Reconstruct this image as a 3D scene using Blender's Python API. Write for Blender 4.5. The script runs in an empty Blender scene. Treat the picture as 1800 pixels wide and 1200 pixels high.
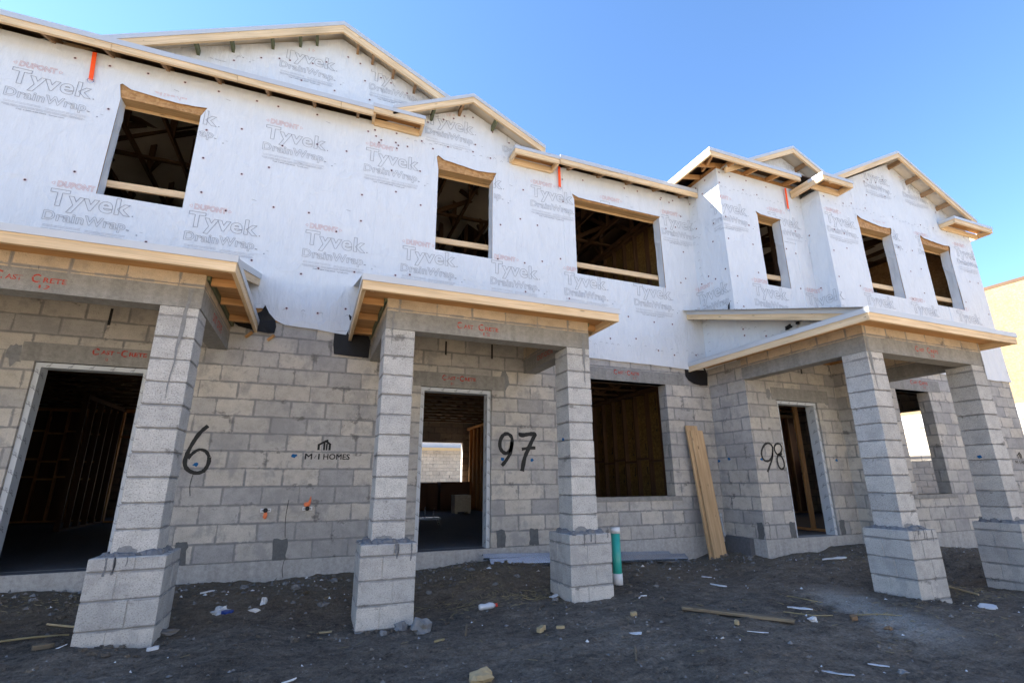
import bpy, math, random
from mathutils import Vector, Matrix, noise
random.seed(7)
SC = bpy.context.scene
COL = SC.collection

# ------------------------------------------------------------------ camera, sky, sun
def setup_camera():
    pan, tilt, roll, f, D, h = CAM
    cp, sp, ct, st = math.cos(pan), math.sin(pan), math.cos(tilt), math.sin(tilt)
    F = Vector((-sp*ct, cp*ct, st)); R = Vector((cp, sp, 0)); U = R.cross(F)
    cr, sr = math.cos(roll), math.sin(roll)
    R2 = cr*R + sr*U; U2 = -sr*R + cr*U
    cd = bpy.data.cameras.new('camera'); co = bpy.data.objects.new('camera', cd); COL.objects.link(co)
    cd.sensor_width = 36.0; cd.lens = f/1800*36.0; cd.clip_start = .05; cd.clip_end = 3000
    co.matrix_world = Matrix(((R2.x, U2.x, -F.x, 0), (R2.y, U2.y, -F.y, -D), (R2.z, U2.z, -F.z, h), (0, 0, 0, 1)))
    SC.camera = co
CAM = (-.37665, .27621, -.00496, 862.35, 6.6802, .8652)
setup_camera()
SUN = Vector((-1, .52, .83)).normalized()
EL = math.asin(SUN.z); AZ = math.atan2(SUN.x, SUN.y)          # azimuth measured from +Y towards +X
w = bpy.data.worlds.new('World'); SC.world = w; w.use_nodes = True
nt = w.node_tree; nt.nodes.clear()
sky = nt.nodes.new('ShaderNodeTexSky'); sky.sky_type = 'NISHITA'; sky.sun_disc = False
sky.sun_elevation = EL; sky.sun_rotation = AZ; sky.air_density = 1.0; sky.dust_density = .1; sky.ozone_density = 3.0
bg = nt.nodes.new('ShaderNodeBackground'); bg.inputs[1].default_value = .075
out = nt.nodes.new('ShaderNodeOutputWorld'); tint = nt.nodes.new('ShaderNodeMix'); tint.data_type = 'RGBA'; tint.blend_type = 'MULTIPLY'; tint.inputs[0].default_value = 1; tint.inputs[7].default_value = (.88, 1.05, 1.20, 1)
nt.links.new(sky.outputs[0], tint.inputs[6]); nt.links.new(tint.outputs[2], bg.inputs[0]); nt.links.new(bg.outputs[0], out.inputs[0])
sd = bpy.data.lights.new('sun', 'SUN'); so = bpy.data.objects.new('sun', sd); COL.objects.link(so)
sd.energy = 5.0; sd.angle = math.radians(.5); sd.color = (1, .94, .84)
so.rotation_euler = SUN.to_track_quat('Z', 'Y').to_euler(); so.location = (-20, 10, 20)
SC.view_settings.view_transform = 'Standard'; SC.view_settings.look = 'None'; SC.view_settings.gamma = 1
SC.view_settings.exposure = 2.17
SC.render.engine = 'CYCLES'; SC.cycles.max_bounces = 7; SC.cycles.diffuse_bounces = 5

# ------------------------------------------------------------------ materials
def S(v): return (v[0], v[1], v[2], 1)
def newmat(name):
    m = bpy.data.materials.new(name); m.use_nodes = True; n = m.node_tree; n.nodes.clear()
    o = n.nodes.new('ShaderNodeOutputMaterial'); b = n.nodes.new('ShaderNodeBsdfPrincipled'); n.links.new(b.outputs[0], o.inputs[0])
    return m, n, b
class NT:
    def __init__(s, name): s.m, s.n, s.b = newmat(name); s.uvn = None
    def node(s, t, **k):
        q = s.n.nodes.new(t)
        for a, v in k.items(): setattr(q, a, v)
        return q
    def L(s, a, b): s.n.links.new(a, b)
    def put(s, inp, v):
        if hasattr(v, 'is_linked') or isinstance(v, bpy.types.NodeSocket): s.L(v, inp)
        else: inp.default_value = v
    def uv(s):
        if not s.uvn: s.uvn = s.node('ShaderNodeUVMap')
        return s.uvn.outputs[0]
    def gen(s): return s.node('ShaderNodeTexCoord').outputs['Object']
    def pos(s): return s.node('ShaderNodeNewGeometry').outputs['Position']
    def mapv(s, vec, sc=(1, 1, 1), loc=(0, 0, 0), rot=(0, 0, 0)):
        q = s.node('ShaderNodeMapping'); s.L(vec, q.inputs[0]); q.inputs[1].default_value = loc; q.inputs[2].default_value = rot; q.inputs[3].default_value = sc; return q.outputs[0]
    def noise(s, vec, scale, detail=4, rough=.55, col=False, dist=0):
        q = s.node('ShaderNodeTexNoise'); s.L(vec, q.inputs['Vector']); q.inputs['Scale'].default_value = scale; q.inputs['Detail'].default_value = detail
        q.inputs['Roughness'].default_value = rough; q.inputs['Distortion'].default_value = dist; return q.outputs['Color' if col else 'Fac']
    def vor(s, vec, scale, feat='F1', out='Distance', rnd=1):
        q = s.node('ShaderNodeTexVoronoi', feature=feat); s.L(vec, q.inputs['Vector']); q.inputs['Scale'].default_value = scale; q.inputs['Randomness'].default_value = rnd; return q.outputs[out]
    def ramp(s, fac, stops, interp='LINEAR'):
        q = s.node('ShaderNodeValToRGB'); q.color_ramp.interpolation = interp; e = q.color_ramp.elements
        while len(e) < len(stops): e.new(.5)
        for i, (p, c) in enumerate(stops): e[i].position = p; e[i].color = S(c) if isinstance(c, tuple) else (c, c, c, 1)
        s.L(fac, q.inputs[0]); return q.outputs[0]
    def mix(s, f, a, b, mode='MIX'):
        q = s.node('ShaderNodeMix', data_type='RGBA', blend_type=mode); q.clamp_result = False
        s.put(q.inputs[0], f); s.put(q.inputs[6], S(a) if isinstance(a, tuple) else a); s.put(q.inputs[7], S(b) if isinstance(b, tuple) else b); return q.outputs[2]
    def math(s, op, a, b=0, clamp=False):
        q = s.node('ShaderNodeMath', operation=op, use_clamp=clamp); s.put(q.inputs[0], a); s.put(q.inputs[1], b); return q.outputs[0]
    def vadd(s, a, b):
        q = s.node('ShaderNodeVectorMath', operation='ADD'); s.L(a, q.inputs[0]); s.put(q.inputs[1], b); return q.outputs[0]
    def vscale(s, a, k):
        q = s.node('ShaderNodeVectorMath', operation='SCALE'); s.L(a, q.inputs[0]); q.inputs[3].default_value = k; return q.outputs[0]
    def bump(s, h, dist=.01, st=1.0):
        q = s.node('ShaderNodeBump'); q.inputs['Distance'].default_value = dist; q.inputs['Strength'].default_value = st; s.L(h, q.inputs['Height']); s.L(q.outputs[0], s.b.inputs['Normal'])
    def base(s, c): s.put(s.b.inputs['Base Color'], S(c) if isinstance(c, tuple) else c)
    def rough(s, r, metal=0, spec=.3): s.put(s.b.inputs['Roughness'], r); s.b.inputs['Metallic'].default_value = metal; s.b.inputs['Specular IOR Level'].default_value = spec

def block_mat(name, bw=.4064, bh=.2032, cols=((.34, .33, .32), (.42, .40, .37), (.47, .435, .385), (.52, .48, .42)), uoff=0, mort=(.27, .265, .26), pit=.5, off=.5, smear=.6, voff=0, ps=110):
    t = NT(name); uv = t.uv()
    wob = t.vscale(t.vadd(t.noise(uv, 5, 2, col=True), (-.5, -.5, -.5)), .010)
    v = t.vadd(t.vadd(uv, (uoff, voff, 0)), wob)
    br = t.node('ShaderNodeTexBrick', offset=off, squash=1.0, offset_frequency=2); t.L(v, br.inputs['Vector'])
    br.inputs['Color1'].default_value = (0, 0, 0, 1); br.inputs['Color2'].default_value = (1, 1, 1, 1); br.inputs['Mortar'].default_value = (.5, .5, .5, 1)
    br.inputs['Scale'].default_value = 1; br.inputs['Mortar Size'].default_value = .005; br.inputs['Mortar Smooth'].default_value = .35; br.inputs['Bias'].default_value = 0
    br.inputs['Brick Width'].default_value = bw; br.inputs['Row Height'].default_value = bh
    c = t.ramp(br.outputs[0], [(0, cols[0]), (.35, cols[1]), (.68, cols[2]), (1, cols[3])])
    big = t.noise(uv, 1.1, 5); c = t.mix(.55, c, t.ramp(big, [(.3, .72), (.7, 1.18)]), 'MULTIPLY')
    mid = t.noise(uv, 9, 6, .7); c = t.mix(.8, c, t.ramp(mid, [(.25, .72), (.5, 1.0), (.8, 1.18)]), 'MULTIPLY')
    fine = t.noise(uv, ps, 3, .75); c = t.mix(pit, c, t.ramp(fine, [(.32, .35), (.46, .95), (.75, 1.18)]), 'MULTIPLY')
    # mortar, wiped and smeared over the joints
    sm = t.noise(t.mapv(uv, (1, .7, 1), (3.1, 0, 0)), 3.2, 7, .72); sm2 = t.noise(t.mapv(uv, (1, 1.4, 1), (8.1, 2, 0)), 7.5, 6, .7, dist=.8)
    smf = t.math('MULTIPLY', t.math('MAXIMUM', t.ramp(sm, [(.52, 0.0), (.60, 1.0)]), t.ramp(sm2, [(.60, 0.0), (.66, 1.0)])), smear)
    c = t.mix(smf, c, mort)
    jn = t.noise(uv, 14, 3)
    jf = t.math('MULTIPLY', br.outputs[1], t.ramp(jn, [(.3, .55), (.6, 1.0)]))
    c = t.mix(jf, c, t.mix(jn, tuple(x*.55 for x in mort), tuple(x*1.15 for x in mort)))
    br2 = t.node('ShaderNodeTexBrick', offset=off, squash=1.0, offset_frequency=2); t.L(v, br2.inputs['Vector']); br2.inputs['Scale'].default_value = 1; br2.inputs['Mortar Size'].default_value = .017; br2.inputs['Mortar Smooth'].default_value = .25; br2.inputs['Brick Width'].default_value = bw; br2.inputs['Row Height'].default_value = bh
    c = t.mix(t.math('MULTIPLY', br2.outputs[1], t.math('MULTIPLY', t.ramp(t.noise(uv, 4.3, 6, .7), [(.44, 0.0), (.50, 1.0)]), .8)), c, t.mix(mid, tuple(x*.66 for x in mort), tuple(x*1.12 for x in mort)))
    br3 = t.node('ShaderNodeTexBrick', offset=off, squash=1.0, offset_frequency=2); t.L(t.vadd(v, t.vscale(t.vadd(t.noise(uv, 6, 4, .7, col=True), (-.5, -.5, -.5)), .12)), br3.inputs['Vector']); br3.inputs['Scale'].default_value = 1; br3.inputs['Mortar Size'].default_value = .04; br3.inputs['Mortar Smooth'].default_value = .3; br3.inputs['Brick Width'].default_value = bw; br3.inputs['Row Height'].default_value = bh
    c = t.mix(t.math('MULTIPLY', br3.outputs[1], t.math('MULTIPLY', t.ramp(t.noise(t.mapv(uv, (1, 1, 1), (4, 9, 0)), 2.6, 7, .75), [(.575, 0.0), (.625, 1.0)]), .75)), c, (.13, .125, .118))
    pk = t.math('MULTIPLY', t.ramp(t.noise(uv, 55, 4, .8), [(.60, 0.0), (.64, 1.0)]), t.ramp(t.noise(t.mapv(uv, (1, 1, 1), (1, 5, 0)), 3.1, 4, .6), [(.5, 0.0), (.62, 1.0)])); c = t.mix(t.math('MULTIPLY', pk, .7), c, (.10, .095, .085))
    # fine black drips of tar and dirt
    dr = t.noise(t.mapv(uv, (28, 3.2, 1)), 1, 4, .6); c = t.mix(t.math('MULTIPLY', t.ramp(dr, [(.70, 0.0), (.75, 1.0)]), .6), c, (.05, .048, .045))
    t.base(c); t.rough(.93)
    h = t.math('SUBTRACT', t.math('MULTIPLY', fine, .5), t.math('MULTIPLY', br.outputs[1], 1.0)); h = t.math('ADD', h, t.math('MULTIPLY', mid, .5))
    t.bump(h, .007, .9); return t.m

def concrete_mat(name, c0, c1, warm=None, pit=.4, streak=True):
    t = NT(name); uv = t.uv(); n1 = t.noise(uv, 2.2, 7, .68); n2 = t.noise(uv, 22, 5, .7); n3 = t.noise(uv, 130, 2)
    c = t.mix(n1, c0, c1); c = t.mix(.7, c, t.ramp(n2, [(.3, .7), (.7, 1.25)]), 'MULTIPLY'); c = t.mix(pit, c, t.ramp(n3, [(.3, .6), (.6, 1.1)]), 'MULTIPLY')
    if streak: c = t.mix(.5, c, t.ramp(t.noise(t.mapv(uv, (9, 1, 1)), 1, 4), [(.35, .75), (.6, 1.1)]), 'MULTIPLY')
    t.base(c); t.rough(.9); t.bump(t.math('ADD', t.math('MULTIPLY', n2, .7), t.math('MULTIPLY', n3, .3)), .006, .8); return t.m

def wood_mat(name, c0, c1, knots=1.0, rough=.7, seamoff=0):
    t = NT(name); uv = t.uv()
    g = t.noise(t.mapv(uv, (1.3, 26, 26)), 1, 5, .6, dist=.7); g2 = t.noise(t.mapv(uv, (3, 120, 120)), 1, 3)
    c = t.ramp(g, [(.25, tuple(x*.72 for x in c0)), (.5, c0), (.75, c1)]); c = t.mix(.5, c, t.ramp(g2, [(.3, .8), (.7, 1.12)]), 'MULTIPLY')
    lp = t.noise(uv, .9, 3); c = t.mix(.45, c, t.ramp(lp, [(.3, .72), (.7, 1.2)]), 'MULTIPLY')
    k = t.vor(t.mapv(uv, (2.6, 9, 9)), 1); c = t.mix(t.math('MULTIPLY', t.ramp(k, [(.05, 1.0), (.11, 0.0)]), .75*knots), c, tuple(x*.35 for x in c0))
    nl = t.vor(t.mapv(uv, (4.1, 17, 17), (.3, .2, 0)), 1); c = t.mix(t.math('MULTIPLY', t.ramp(nl, [(.035, 1.0), (.05, 0.0)]), .8*knots), c, (.06, .045, .03))
    t.base(c); t.rough(rough, 0, .25); t.bump(t.math('ADD', g, t.math('MULTIPLY', g2, .4)), .002, .5); return t.m

def osb_mat(name, c0, c1, c2):
    t = NT(name); uv = t.uv(); w_ = t.vadd(uv, t.vscale(t.noise(uv, 9, 2, col=True), .05))
    a = t.vor(t.mapv(w_, (20, 42, 30)), 1, 'F1', 'Color'); b = t.vor(t.mapv(w_, (34, 16, 20), (5, 3, 0), (0, 0, .8)), 1, 'F1', 'Color')
    sa = t.node('ShaderNodeSeparateColor'); t.L(a, sa.inputs[0]); sb = t.node('ShaderNodeSeparateColor'); t.L(b, sb.inputs[0])
    c = t.ramp(sa.outputs[0], [(0, c0), (.5, c1), (1, c2)]); d = t.ramp(sb.outputs[1], [(0, c1), (.6, c0), (1, c2)]); c = t.mix(.45, c, d)
    c = t.mix(.4, c, t.ramp(t.noise(uv, 1.3, 4), [(.3, .75), (.7, 1.15)]), 'MULTIPLY'); t.base(c); t.rough(.75); t.bump(sa.outputs[0], .002, .4); return t.m

def wrap_mat(name):
    t = NT(name); uv = t.uv()
    n = t.noise(t.mapv(uv, (1, .75, 1)), 1.4, 4, .5); n2 = t.noise(t.mapv(uv, (3.2, 1.0, 1)), 2.6, 6, .62, dist=.6); n3 = t.noise(uv, 60, 3)
    c = t.mix(n, (.62, .645, .675), (.67, .695, .72)); c = t.mix(.35, c, t.ramp(n2, [(.3, .88), (.65, 1.04)]), 'MULTIPLY')
    c = t.mix(.5, c, t.ramp(t.noise(t.mapv(uv, (70, 5, 1)), 1, 3), [(.35, .95), (.6, 1.02)]), 'MULTIPLY')
    t.base(c); t.rough(.52, 0, .25)
    cr = t.vor(t.vadd(t.mapv(uv, (1.1, .6, 1)), t.vscale(t.noise(uv, 2, 3, col=True), .5)), 1.5, 'DISTANCE_TO_EDGE'); crs = t.ramp(cr, [(0, 1.0), (.05, 0.0)])
    h = t.math('ADD', t.math('MULTIPLY', n2, 1.0), t.math('MULTIPLY', n3, .04)); h = t.math('ADD', h, t.math('MULTIPLY', crs, .16)); h = t.math('ADD', h, t.math('MULTIPLY', t.noise(t.mapv(uv, (6, .5, 1)), 1.2, 3), .5)); t.bump(h, .03, .8); return t.m

def flat_mat(name, c, r=.7, metal=0, var=.25, sc=8, spec=.3, bump=0):
    t = NT(name); n = t.noise(t.gen(), sc, 4); t.base(t.mix(n, tuple(x*(1-var) for x in c), tuple(min(1, x*(1+var)) for x in c))); t.rough(r, metal, spec)
    if bump: t.bump(n, bump)
    return t.m

def soil_mat():
    t = NT('sandy_soil'); p = t.pos()
    sx = t.node('ShaderNodeSeparateXYZ'); t.L(p, sx.inputs[0])
    n1 = t.noise(p, .9, 6, .6); n2 = t.noise(p, 6, 6, .68); n3 = t.noise(p, 60, 4, .7); n4 = t.noise(p, 210, 2, .6)
    c = t.ramp(n1, [(.3, (.125, .104, .083)), (.5, (.170, .142, .113)), (.72, (.235, .197, .156))])
    c = t.mix(.75, c, t.ramp(n2, [(.28, .5), (.5, 1.0), (.75, 1.5)]), 'MULTIPLY'); c = t.mix(.8, c, t.ramp(n3, [(.3, .6), (.5, 1.0), (.72, 1.45)]), 'MULTIPLY')
    n5 = t.noise(p, 24, 7, .78, dist=.4); c = t.mix(.85, c, t.ramp(n5, [(.34, .35), (.46, .92), (.6, 1.08), (.72, 1.6)]), 'MULTIPLY')
    st_ = t.noise(t.mapv(p, (1.2, 5.5, 1), rot=(0, 0, -.35)), 2.2, 5, .65); c = t.mix(.6, c, t.ramp(st_, [(.36, .6), (.5, 1.0), (.68, 1.3)]), 'MULTIPLY')
    n6 = t.noise(p, 95, 2, .5); c = t.mix(t.ramp(n6, [(.685, 0.0), (.72, .9)]), c, (.36, .34, .30)); c = t.mix(t.ramp(n4, [(.69, 0.0), (.74, .85)]), c, (.30, .28, .25))
    # browner fill and gravel close to the wall
    near = t.math('MULTIPLY', t.ramp(t.math('ADD', t.math('MULTIPLY', sx.outputs[1], .42), t.math('ADD', 1.0, t.math('MULTIPLY', t.math('SUBTRACT', n1, .5), .9))), [(.35, 0.0), (.95, 1.0)]), .65)
    c = t.mix(near, c, t.mix(n3, (.10, .08, .055), (.26, .215, .15)))
    # pale grout wash spilled across the dirt
    a = t.math('ADD', t.math('MULTIPLY', sx.outputs[0], .905), t.math('MULTIPLY', sx.outputs[1], -.425))
    b = t.math('ADD', t.math('MULTIPLY', sx.outputs[0], .905), t.math('MULTIPLY', sx.outputs[1], -.425))
    u = t.math('SUBTRACT', t.math('ADD', t.math('MULTIPLY', sx.outputs[0], .93), t.math('MULTIPLY', sx.outputs[1], -.37)), 6.02)      # across the streak
    v = t.math('SUBTRACT', t.math('MULTIPLY', sx.outputs[1], -1.0), 2.95)                                                             # along it
    uu = t.math('ABSOLUTE', t.math('ADD', u, t.math('MULTIPLY', t.math('SUBTRACT', n2, .5), .9))); vv = t.math('ABSOLUTE', v)
    m = t.math('MULTIPLY', t.ramp(uu, [(.10, 1.0), (.42, 0.0)]), t.ramp(vv, [(.55, 1.0), (1.25, 0.0)])); m = t.math('MULTIPLY', m, t.ramp(n3, [(.33, .25), (.55, 1.0)]))
    c = t.mix(t.math('MULTIPLY', m, .95), c, (.42, .395, .35))
    # unseen lot away from the building: sand made pale to bounce sunlight
    far = t.ramp(t.math('MULTIPLY', sx.outputs[1], -.1), [(.53, 0.0), (.66, 1.0)]); farb = t.ramp(t.math('MULTIPLY', sx.outputs[1], .05), [(.55, 0.0), (.6, 1.0)])
    c = t.mix(t.math('MAXIMUM', far, farb), c, t.mix(n2, (.54, .42, .275), (.66, .52, .35)))
    t.base(c); t.rough(.95, 0, .2)
    h = t.math('ADD', t.math('MULTIPLY', n2, 1.0), t.math('MULTIPLY', n3, .45)); h = t.math('ADD', h, t.math('MULTIPLY', n4, .15)); h = t.math('ADD', h, t.math('MULTIPLY', n5, 1.1)); t.bump(h, .035, 1.0); return t.m

M = {}
M['block'] = block_mat('concrete_block', uoff=.118)
M['colblock'] = block_mat('split_block', bw=30, cols=((.42, .41, .39), (.46, .445, .42), (.49, .47, .44), (.52, .50, .46)), uoff=9, pit=1.0, smear=.3, voff=.1094, ps=85)
M['baseblock'] = block_mat('pier_block', bw=30, cols=((.41, .40, .38), (.46, .44, .41), (.49, .465, .43), (.53, .50, .455)), uoff=9, pit=.8, smear=.45, ps=95)
M['lintel'] = concrete_mat('cast_concrete', (.21, .205, .195), (.30, .29, .27))
M['footing'] = concrete_mat('footing_concrete', (.34, .33, .315), (.46, .445, .42))
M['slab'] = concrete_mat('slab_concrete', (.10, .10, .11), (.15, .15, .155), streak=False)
M['grout'] = concrete_mat('dark_grout', (.10, .104, .107), (.15, .153, .152), streak=False)
M['mortar'] = concrete_mat('mortar_droppings', (.17, .175, .18), (.26, .26, .26), streak=False)
M['wrap'] = wrap_mat('white_house_wrap')
M['pine'] = wood_mat('pine_fascia', (.68, .495, .295), (.80, .62, .40))
M['pine2'] = wood_mat('pine_plank', (.47, .31, .165), (.60, .43, .255), 2.0)
M['rafter'] = wood_mat('rafter_pine', (.50, .27, .11), (.62, .37, .17))
M['header'] = wood_mat('header_lumber', (.42, .27, .13), (.52, .35, .18))
M['dark_lumber'] = wood_mat('framing_lumber', (.30, .185, .10), (.38, .245, .14))
M['shaded_inner'] = wood_mat('shaded_indoor_lumber', (.115, .062, .033), (.155, .088, .048))  # lumber colour darkened to stand for the shade indoors
M['treated'] = wood_mat('treated_lumber', (.13, .145, .085), (.19, .20, .12))
M['oldwood'] = wood_mat('weathered_board', (.16, .125, .085), (.27, .22, .15))
M['osb'] = osb_mat('sheathing_board', (.30, .15, .055), (.42, .23, .09), (.52, .31, .14))
M['osb_far'] = osb_mat('sheathing_board_pale', (.25, .175, .085), (.31, .225, .12), (.37, .275, .155))
M['metal'] = flat_mat('drip_edge_metal', (.50, .51, .52), .42, .15, .05, 3)
M['galv'] = flat_mat('galvanised_steel', (.58, .70, .90), .22, .92, .08, 12, .6)  # base tinted blue to stand for the sky the steel reflects
M['osb_crate'] = osb_mat('crate_board', (.50, .44, .34), (.60, .54, .44), (.68, .63, .53))
M['black'] = flat_mat('black_felt', (.012, .012, .014), .6, 0, .3, 20)
M['paint'] = flat_mat('black_spray_paint', (.012, .012, .012), .55, 0, .3, 30)
M['ink'] = flat_mat('grey_ink', (.24, .25, .28), .7, 0, .1)
M['inkfaint'] = flat_mat('pale_ink', (.30, .32, .36), .7, 0, .1)
M['inkred'] = flat_mat('red_ink', (.60, .28, .25), .7, 0, .1)
_t = NT('red_stencil_paint'); _n = _t.noise(_t.pos(), 38, 4, .7); _t.base(_t.mix(_t.ramp(_n, [(.52, 0.0), (.62, 1.0)]), (.36, .045, .03), (.23, .20, .19))); _t.rough(.8); M['red'] = _t.m
M['nail'] = flat_mat('nail_cap', (.05, .028, .035), .6, 0, .2)
M['ring'] = flat_mat('nail_ring', (.60, .50, .52), .6, 0, .1)
M['orange'] = flat_mat('orange_webbing', (.90, .10, .018), .6, 0, .08, 30)
M['otape'] = flat_mat('orange_tape', (.75, .20, .08), .6, 0, .15, 30)
M['teal'] = flat_mat('teal_pvc', (.03, .36, .30), .35, 0, .1, 6, .5)
M['white'] = flat_mat('white_plastic', (.68, .69, .70), .45, 0, .1, 9)
M['paper'] = flat_mat('pale_scrap', (.58, .59, .60), .8, 0, .15, 25)
M['tape'] = flat_mat('white_tape', (.50, .53, .56), .5, 0, .1, 5)
M['blue'] = flat_mat('blue_chalk', (.01, .10, .26), .8, 0, .2, 40)
M['bluepl'] = flat_mat('blue_plastic', (.02, .05, .22), .4, 0, .1)
M['rock'] = flat_mat('rock', (.19, .19, .19), .9, 0, .35, 14, .2, .02)
M['brownchip'] = flat_mat('brown_offcut', (.20, .125, .07), .85, 0, .25, 14)
M['rubble'] = flat_mat('gravel', (.17, .16, .15), .95, 0, .5, 9, .2, .02)
M['straw'] = flat_mat('dry_straw', (.26, .215, .115), .85, 0, .3, 12)
M['scrap'] = flat_mat('wood_offcut', (.36, .28, .16), .8, 0, .25, 14)
M['cab'] = flat_mat('brown_cabinet', (.10, .045, .025), .6, 0, .2, 5)
M['soil'] = soil_mat()
M['block_pale'] = block_mat('pale_block', cols=((.50, .44, .36), (.57, .50, .41), (.61, .54, .44), (.65, .58, .47)), uoff=.05, mort=(.40, .36, .30), smear=.15)
M['osb_shaded'] = osb_mat('shaded_panel', (.13, .075, .022), (.20, .12, .035), (.26, .165, .05))  # sheathing colour darkened as well, painting in the indoor shade
M['clear'] = flat_mat('cloudy_plastic', (.45, .48, .52), .2, 0, .2, 12, .6)
M['paledeck'] = flat_mat('pale_roof_deck', (.62, .57, .50), .8, 0, .15, 3)
M['roofdeck'] = flat_mat('roof_deck', (.13, .08, .05), .85, 0, .2, 3)
M['redcap'] = flat_mat('red_plastic', (.5, .04, .02), .4, 0, .1)
M['farwood'] = flat_mat('far_fascia', (.62, .46, .25), .7, 0, .1)
M['label'] = flat_mat('brown_panel', (.30, .12, .04), .6, 0, .3, 2)

# ------------------------------------------------------------------ mesh builder
class MB:
    def __init__(s): s.v = []; s.f = []; s.uv = []; s.mi = []
    def face(s, pts, uvs=None, mi=0):
        i = len(s.v); s.v += [tuple(p) for p in pts]; s.f.append(tuple(range(i, i+len(pts))))
        if uvs is None:
            a, b, c = Vector(pts[0]), Vector(pts[1]), Vector(pts[2]); n = (b-a).cross(c-a); ax = max(range(3), key=lambda k: abs(n[k]))
            uvs = [((p[1], p[2]) if ax == 0 else (p[0], p[2]) if ax == 1 else (p[0], p[1])) for p in pts]
        s.uv.append(uvs); s.mi.append(mi)
    def box(s, x0, x1, y0, y1, z0, z1, mi=0, wood=False):
        P = lambda i, j, k: ((x0, x1)[i], (y0, y1)[j], (z0, z1)[k])
        F = [[(0,0,0),(1,0,0),(1,0,1),(0,0,1)], [(1,1,0),(0,1,0),(0,1,1),(1,1,1)], [(0,1,0),(0,0,0),(0,0,1),(0,1,1)], [(1,0,0),(1,1,0),(1,1,1),(1,0,1)], [(0,0,1),(1,0,1),(1,1,1),(0,1,1)], [(0,1,0),(1,1,0),(1,0,0),(0,0,0)]]
        d = (abs(x1-x0), abs(y1-y0), abs(z1-z0)); la = d.index(max(d)); ou, ov = random.random()*50, random.random()*50
        for f in F:
            pts = [P(*q) for q in f]
            if wood:
                rest = [k for k in range(3) if k != la]; uvs = [(p[la]+ou, p[rest[0]]+p[rest[1]]+ov) for p in pts]
            else: uvs = None
            s.face(pts, uvs, mi)
    def beam(s, p, q, w_, h, up=(0, 0, 1), mi=0):      # bar from p to q, w_ wide, h deep
        p, q = Vector(p), Vector(q); d = q-p; Ln = d.length; d.normalize(); sd_ = d.cross(Vector(up))
        if sd_.length < 1e-4: sd_ = d.cross(Vector((1, 0, 0)))
        sd_.normalize(); u = sd_.cross(d); ou, ov = random.random()*50, random.random()*50
        C = [(a*w_/2, b*h/2) for a, b in ((-1, -1), (1, -1), (1, 1), (-1, 1))]
        A = [p+sd_*a+u*b for a, b in C]; B = [q+sd_*a+u*b for a, b in C]
        for i in range(4):
            j = (i+1) % 4; e = math.hypot(C[j][0]-C[i][0], C[j][1]-C[i][1])
            s.face([A[i], B[i], B[j], A[j]][::-1], [(ou, ov), (ou+Ln, ov), (ou+Ln, ov+e), (ou, ov+e)][::-1], mi); ov += e
        s.face(A[::-1] if True else A, [(a+ou, b+ov) for a, b in C][::-1], mi); s.face(B, [(a+ou, b+ov) for a, b in C], mi)
    def prism(s, prof, y0, y1, mi=0, axis='y', wood=None):   # prof: polygon in x,z (axis y) or y,z (axis x)
        ou, ov = random.random()*50, random.random()*50
        def P(a, b, t): return (a, t, b) if axis == 'y' else (t, a, b)
        n = len(prof); k = wood
        def U(a, b, t):
            if k is None: return None
            return (a*math.cos(k)+b*math.sin(k)+ou, -a*math.sin(k)+b*math.cos(k)+t+ov)
        for t, rev in ((y0, False), (y1, True)):
            pp = prof[::-1] if rev else prof
            s.face([P(a, b, t) for a, b in pp], [U(a, b, t) for a, b in pp] if k is not None else None, mi)
        for i in range(n):
            a, b = prof[i], prof[(i+1) % n]; q = [(a, y0), (a, y1), (b, y1), (b, y0)]
            s.face([P(x[0], x[1], t) for x, t in q], [U(x[0], x[1], t) for x, t in q] if k is not None else None, mi)
    def tube(s, pts, r, n=8, mi=0, cap=True):
        rings = []
        for i, p in enumerate(pts):
            p = Vector(p); d = (Vector(pts[min(i+1, len(pts)-1)])-Vector(pts[max(i-1, 0)])).normalized()
            a = d.cross(Vector((0, 0, 1)));  a = a if a.length > .05 else d.cross(Vector((1, 0, 0))); a.normalize(); b = d.cross(a)
            rr = r[i] if isinstance(r, (list, tuple)) else r
            rings.append([p+(a*math.cos(t)+b*math.sin(t))*rr for t in [2*math.pi*k/n for k in range(n)]])
        for i in range(len(rings)-1):
            for k in range(n): j = (k+1) % n; s.face([rings[i][k], rings[i][j], rings[i+1][j], rings[i+1][k]], [(k/n, i), ((k+1)/n, i), ((k+1)/n, i+1), (k/n, i+1)], mi)
        if cap:
            for R_ in (rings[0][::-1], rings[-1]): s.face(R_, [(0, 0)]*n, mi)
    def blob(s, c, r, sc=(1, 1, 1), seed=0, rough=.35, n=7, mi=0, flatb=True):
        c = Vector(c); g = []
        for i in range(n+1):
            th = math.pi*i/n; row = []
            for j in range(2*n):
                ph = math.pi*j/n; d = Vector((math.sin(th)*math.cos(ph), math.sin(th)*math.sin(ph), math.cos(th)))
                k = 1+rough*noise.noise(d*1.6+Vector((seed*3.7, seed, 0)))+rough*.5*noise.noise(d*4+Vector((seed, 0, seed)))
                row.append(c+Vector((d.x*sc[0], d.y*sc[1], d.z*sc[2]))*r*k)
            g.append(row)
        for i in range(n):
            for j in range(2*n):
                k = (j+1) % (2*n)
                if i == 0: s.face([g[0][0], g[1][j], g[1][k]], None, mi)
                elif i == n-1: s.face([g[i][j], g[n][0], g[i][k]], None, mi)
                else: s.face([g[i][j], g[i+1][j], g[i+1][k], g[i][k]], None, mi)
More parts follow.
